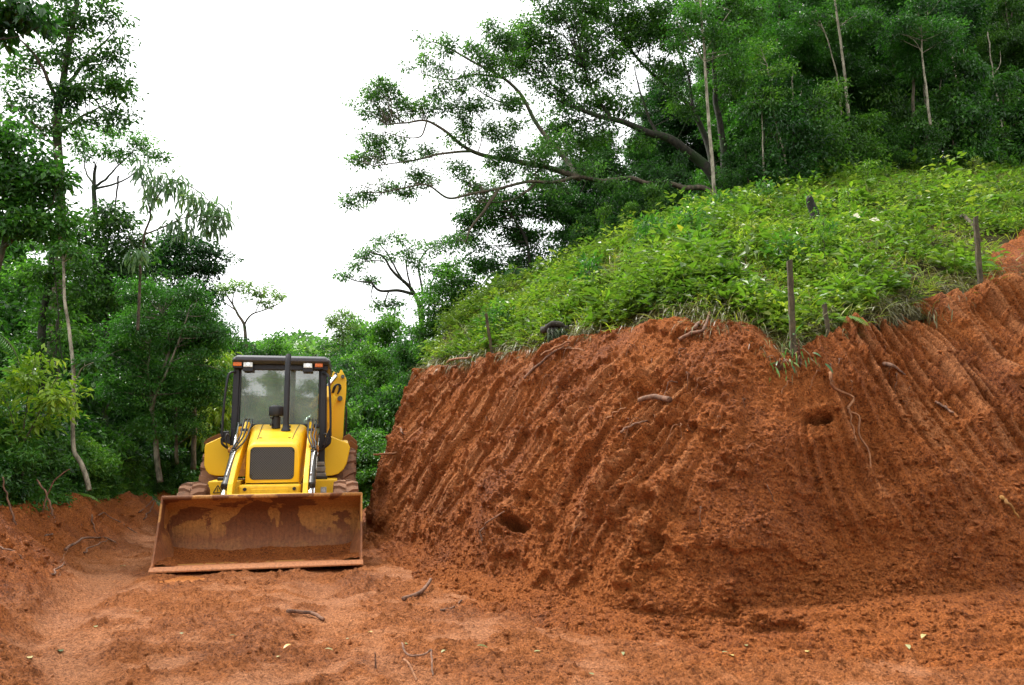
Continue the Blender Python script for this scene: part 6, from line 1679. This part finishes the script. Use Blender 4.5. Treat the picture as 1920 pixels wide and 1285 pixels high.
# fallen leaves
M_LITTER = leaf_mat('fallen_leaf', (0.05, 0.10, 0.02), (0.30, 0.30, 0.13), 0.15)
GLV = 'fallen leaves on the red road'
lr = np.random.default_rng(17)
for k, (px, py) in enumerate(((650, 1192), (697, 1190), (1113, 1276), (1168, 1232), (762, 1217), (895, 1224), (1002, 1230), (1352, 1228), (1512, 1226), (1200, 1190), (920, 1140), (115, 1222), (55, 1250), (300, 1090), (545, 1215), (490, 1228), (525, 1228), (740, 1168), (1375, 1235), (1735, 1195), (1700, 1214), (180, 1180), (260, 1150), (430, 1200), (610, 1215), (835, 1226), (1050, 1160), (1400, 1215), (235, 1060), (345, 1195))):
    P = rd(px, py)
    if px > 1250:
        B_, _n = on_bank(px, py); P = B_ if abs(B_[1] - P[1]) < 1.5 else P
    a = lr.uniform(0, 2 * PI); L = lr.uniform(0.045, 0.085)
    V, F, T = long_leaves(np.zeros((1, 3)), np.array([[math.cos(a), math.sin(a), 0.35]]), np.array([[0, 0, 1.0]]), L, L * 0.45, np.array([lr.choice([0.15, 0.75, 0.9])]), droop=0.9, seg=4)
    o = link('fallen_leaf', mesh_np('fallen_leaf', V, F, True, {'tint': T}), M_LITTER); o.location = (P[0], P[1], P[2] + 0.012)
    tag(o, 'small fallen leaf lying on the red dirt road', 'leaf', GLV)
# plants on the rim and the slope
def rim_plant(name, label, P, k, L, asp, mat, rc, droop, kind='long', cat='plant', tint=None):
    root = empty(name, P, label, cat)
    C = np.abs(rng.normal(size=(5, 3))) * 0
    C = rng.normal(size=(6, 3)) * rc * 0.5 + np.array([0, -0.05, rc * 0.4])
    V, F, T = clump_leaves(C, rc, k, L, asp, droop, 1.0, kind=kind, tint0=None if tint is None else np.full(6, tint))
    link('leaves', mesh_np('leaves', V, F, False, {'tint': T}), mat, root)
    tube_obj('stems', [smooth_path([(0, 0.05, -0.05), c * 0.5 + np.array([0, 0, 0.05]), c], 0.006, 0.003, 8) for c in C], M_STICK, root, 5)
    return root
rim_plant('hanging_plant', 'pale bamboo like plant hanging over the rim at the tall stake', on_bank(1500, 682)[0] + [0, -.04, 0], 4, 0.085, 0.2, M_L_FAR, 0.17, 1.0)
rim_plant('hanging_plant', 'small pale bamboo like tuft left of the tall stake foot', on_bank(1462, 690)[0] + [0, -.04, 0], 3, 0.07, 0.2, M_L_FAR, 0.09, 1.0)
rim_plant('dried_plant', 'uprooted dried straw coloured plant sliding down the upper right of the cut', on_bank(1745, 600)[0] + [0, -.05, -.02], 8, 0.12, 0.09, M_STRAW, 0.12, 1.4)
P = on_hill(1625, 445)
root = empty('pale_leaf_plant', P, 'plant with two large whitish leaves in the middle of the slope', 'plant')
V, F, T = leaves_arrays(np.array([[-0.05, 0, 0.28], [0.05, 0, 0.27]]), np.array([[-0.7, -0.3, 0.2], [0.8, -0.4, -0.3]]), np.array([[0, -0.9, 0.6], [0.1, -0.9, 0.6]]), np.array([0.17, 0.18]), np.array([0.13, 0.13]), np.array([1.0, 1.0]))
link('leaves', mesh_np('leaves', V, F, False, {'tint': T}), leaf_mat('leaf_white', (0.4, 0.48, 0.42), (0.55, 0.62, 0.55), 0.1), root)
tube_obj('stems', [smooth_path([(0, 0, -0.05), (0, 0, 0.15), (-0.05, 0, 0.28)], 0.006, 0.004, 8), smooth_path([(0, 0, 0), (0.02, 0, 0.15), (0.05, 0, 0.27)], 0.006, 0.004, 8)], M_L_WEED, root, 5)
for (px, py, s), lab in zip(((1560, 612, 0.36), (1870, 385, 0.45), (1300, 470, 0.4), (1225, 520, 0.45)), ('bright fern beside the short stub stake on the rim', 'bright fern rosette at the far right of the slope', 'fern in the upper middle of the weedy slope', 'fern left of the middle of the weedy slope')):
    f_ = fern('fern', lab, 'fern', None, M_L_YEL, 7, 1.0, int(px)); P = on_hill(px, py); f_.location = tuple(P + [0, -.05, .05]); f_.scale = (s, s, s)
for (px, py), lab in zip(((1275, 500), (1400, 520), (1020, 590), (1660, 470), (1715, 395), (1130, 560)), ('broad leaved plant left of the slope centre', 'large leaved plant near the rim left of the tall stake', 'broad leaved plant on the left shoulder of the slope', 'broad leaved plant right of the charred stump', 'upright long leaved plant high on the right of the slope', 'broad leaved plant above the left part of the rim')):
    rim_plant('broadleaf_plant', lab, on_hill(px, py) + [0, 0, .12], 5, 0.14, 0.42, M_L_WEED, 0.17, 0.7)
# heap of bare earth at the right end of the slope
uu_, ww_ = np.meshgrid(np.linspace(13.9, 17, 120), np.linspace(0.0, 0.25, 70), indexing='ij')
P_ = hill_point(uu_.ravel(), ww_.ravel())
e_ = (sstep(14.2, 14.8, uu_ + 0.3 * noise2(uu_ * 3, ww_ * 20, 119)) * (1 - sstep(0.09, 0.17, ww_ + 0.03 * noise2(uu_ * 3, ww_ * 20, 118)))).ravel()
P_[:, 2] += e_ * (0.14 + 0.12 * fbm(P_[:, 0] * 2, P_[:, 1] * 2, 3, 120) + 0.03 * np.abs(noise2(P_[:, 0] * 9, P_[:, 1] * 9, 121))) - 0.06 * (1 - e_)
tag(link('earth_mound', mesh_np('earth_mound', P_, grid_faces(120, 70)[:, ::-1], True, {'scrape': np.zeros(len(P_)), 'trodden': np.zeros(len(P_))}), M_SOIL), kind='structure')

# loose crumbs of earth: on the foot of the cut, the road and the ridge
phi = (1 + 5 ** 0.5) / 2
ICO = unit(np.array([(-1, phi, 0), (1, phi, 0), (-1, -phi, 0), (1, -phi, 0), (0, -1, phi), (0, 1, phi), (0, -1, -phi), (0, 1, -phi), (phi, 0, -1), (phi, 0, 1), (-phi, 0, -1), (-phi, 0, 1)], float))
ICF = np.array([(0, 11, 5), (0, 5, 1), (0, 1, 7), (0, 7, 10), (0, 10, 11), (1, 5, 9), (5, 11, 4), (11, 10, 2), (10, 7, 6), (7, 1, 8), (3, 9, 4), (3, 4, 2), (3, 2, 6), (3, 6, 8), (3, 8, 9), (4, 9, 5), (2, 4, 11), (6, 2, 10), (8, 6, 7), (9, 8, 1)])
def clods(P, size, seed, trod):
    r_ = np.random.default_rng(seed); n = len(P)
    sc_ = r_.uniform(0.6, 1.3, (n, 1, 3)) * size[:, None, None] * np.array([1, 1, 0.75])
    V = (ICO[None] * (1 + 0.22 * r_.normal(size=(n, 12, 1)))) * sc_ + P[:, None, :]
    F = (ICF[None] + 12 * np.arange(n)[:, None, None]).reshape(-1, 3)
    return V.reshape(-1, 3), F, np.repeat(trod, 12)
r_ = np.random.default_rng(77)
sets = []
vi = r_.uniform(size=BANK_P.shape[0] * 6)
ui = r_.integers(0, BANK_P.shape[0], 16000)
vv = np.clip(r_.beta(1.2, 3.2, 16000), 0, 0.999)
vk = (vv * BANK_P.shape[1]).astype(int)
Pb = BANK_P[ui, vk]
ok = Pb[:, 1] < 12
sets.append(clods(Pb[ok], 0.006 + 0.022 * r_.uniform(size=ok.sum()) ** 4 + 0.004, 1, np.clip(0.3 - vv[ok], 0, 1)))
xx = r_.uniform(-6.5, 4.5, 24000); yy = 1 / r_.uniform(1 / 14, 1 / 3.6, 24000)
zz, sc_, tr_ = road_height(xx, yy)
ok = (r_.uniform(size=len(xx)) < np.where(tr_ < 0.3, 0.9, np.clip(0.75 - sc_, 0.06, 1)))
sets.append(clods(np.stack([xx, yy, zz], 1)[ok], (0.0035 + 0.015 * r_.uniform(size=ok.sum()) ** 4.5) * np.where(tr_[ok] < 0.3, 2.2, 1.0), 2, tr_[ok]))
V, F, T = merged(sets)
tag(link('loose_earth', mesh_np('loose_earth', V, F, True, {'scrape': np.zeros(len(V)), 'trodden': T}), M_SOIL), kind='stuff')
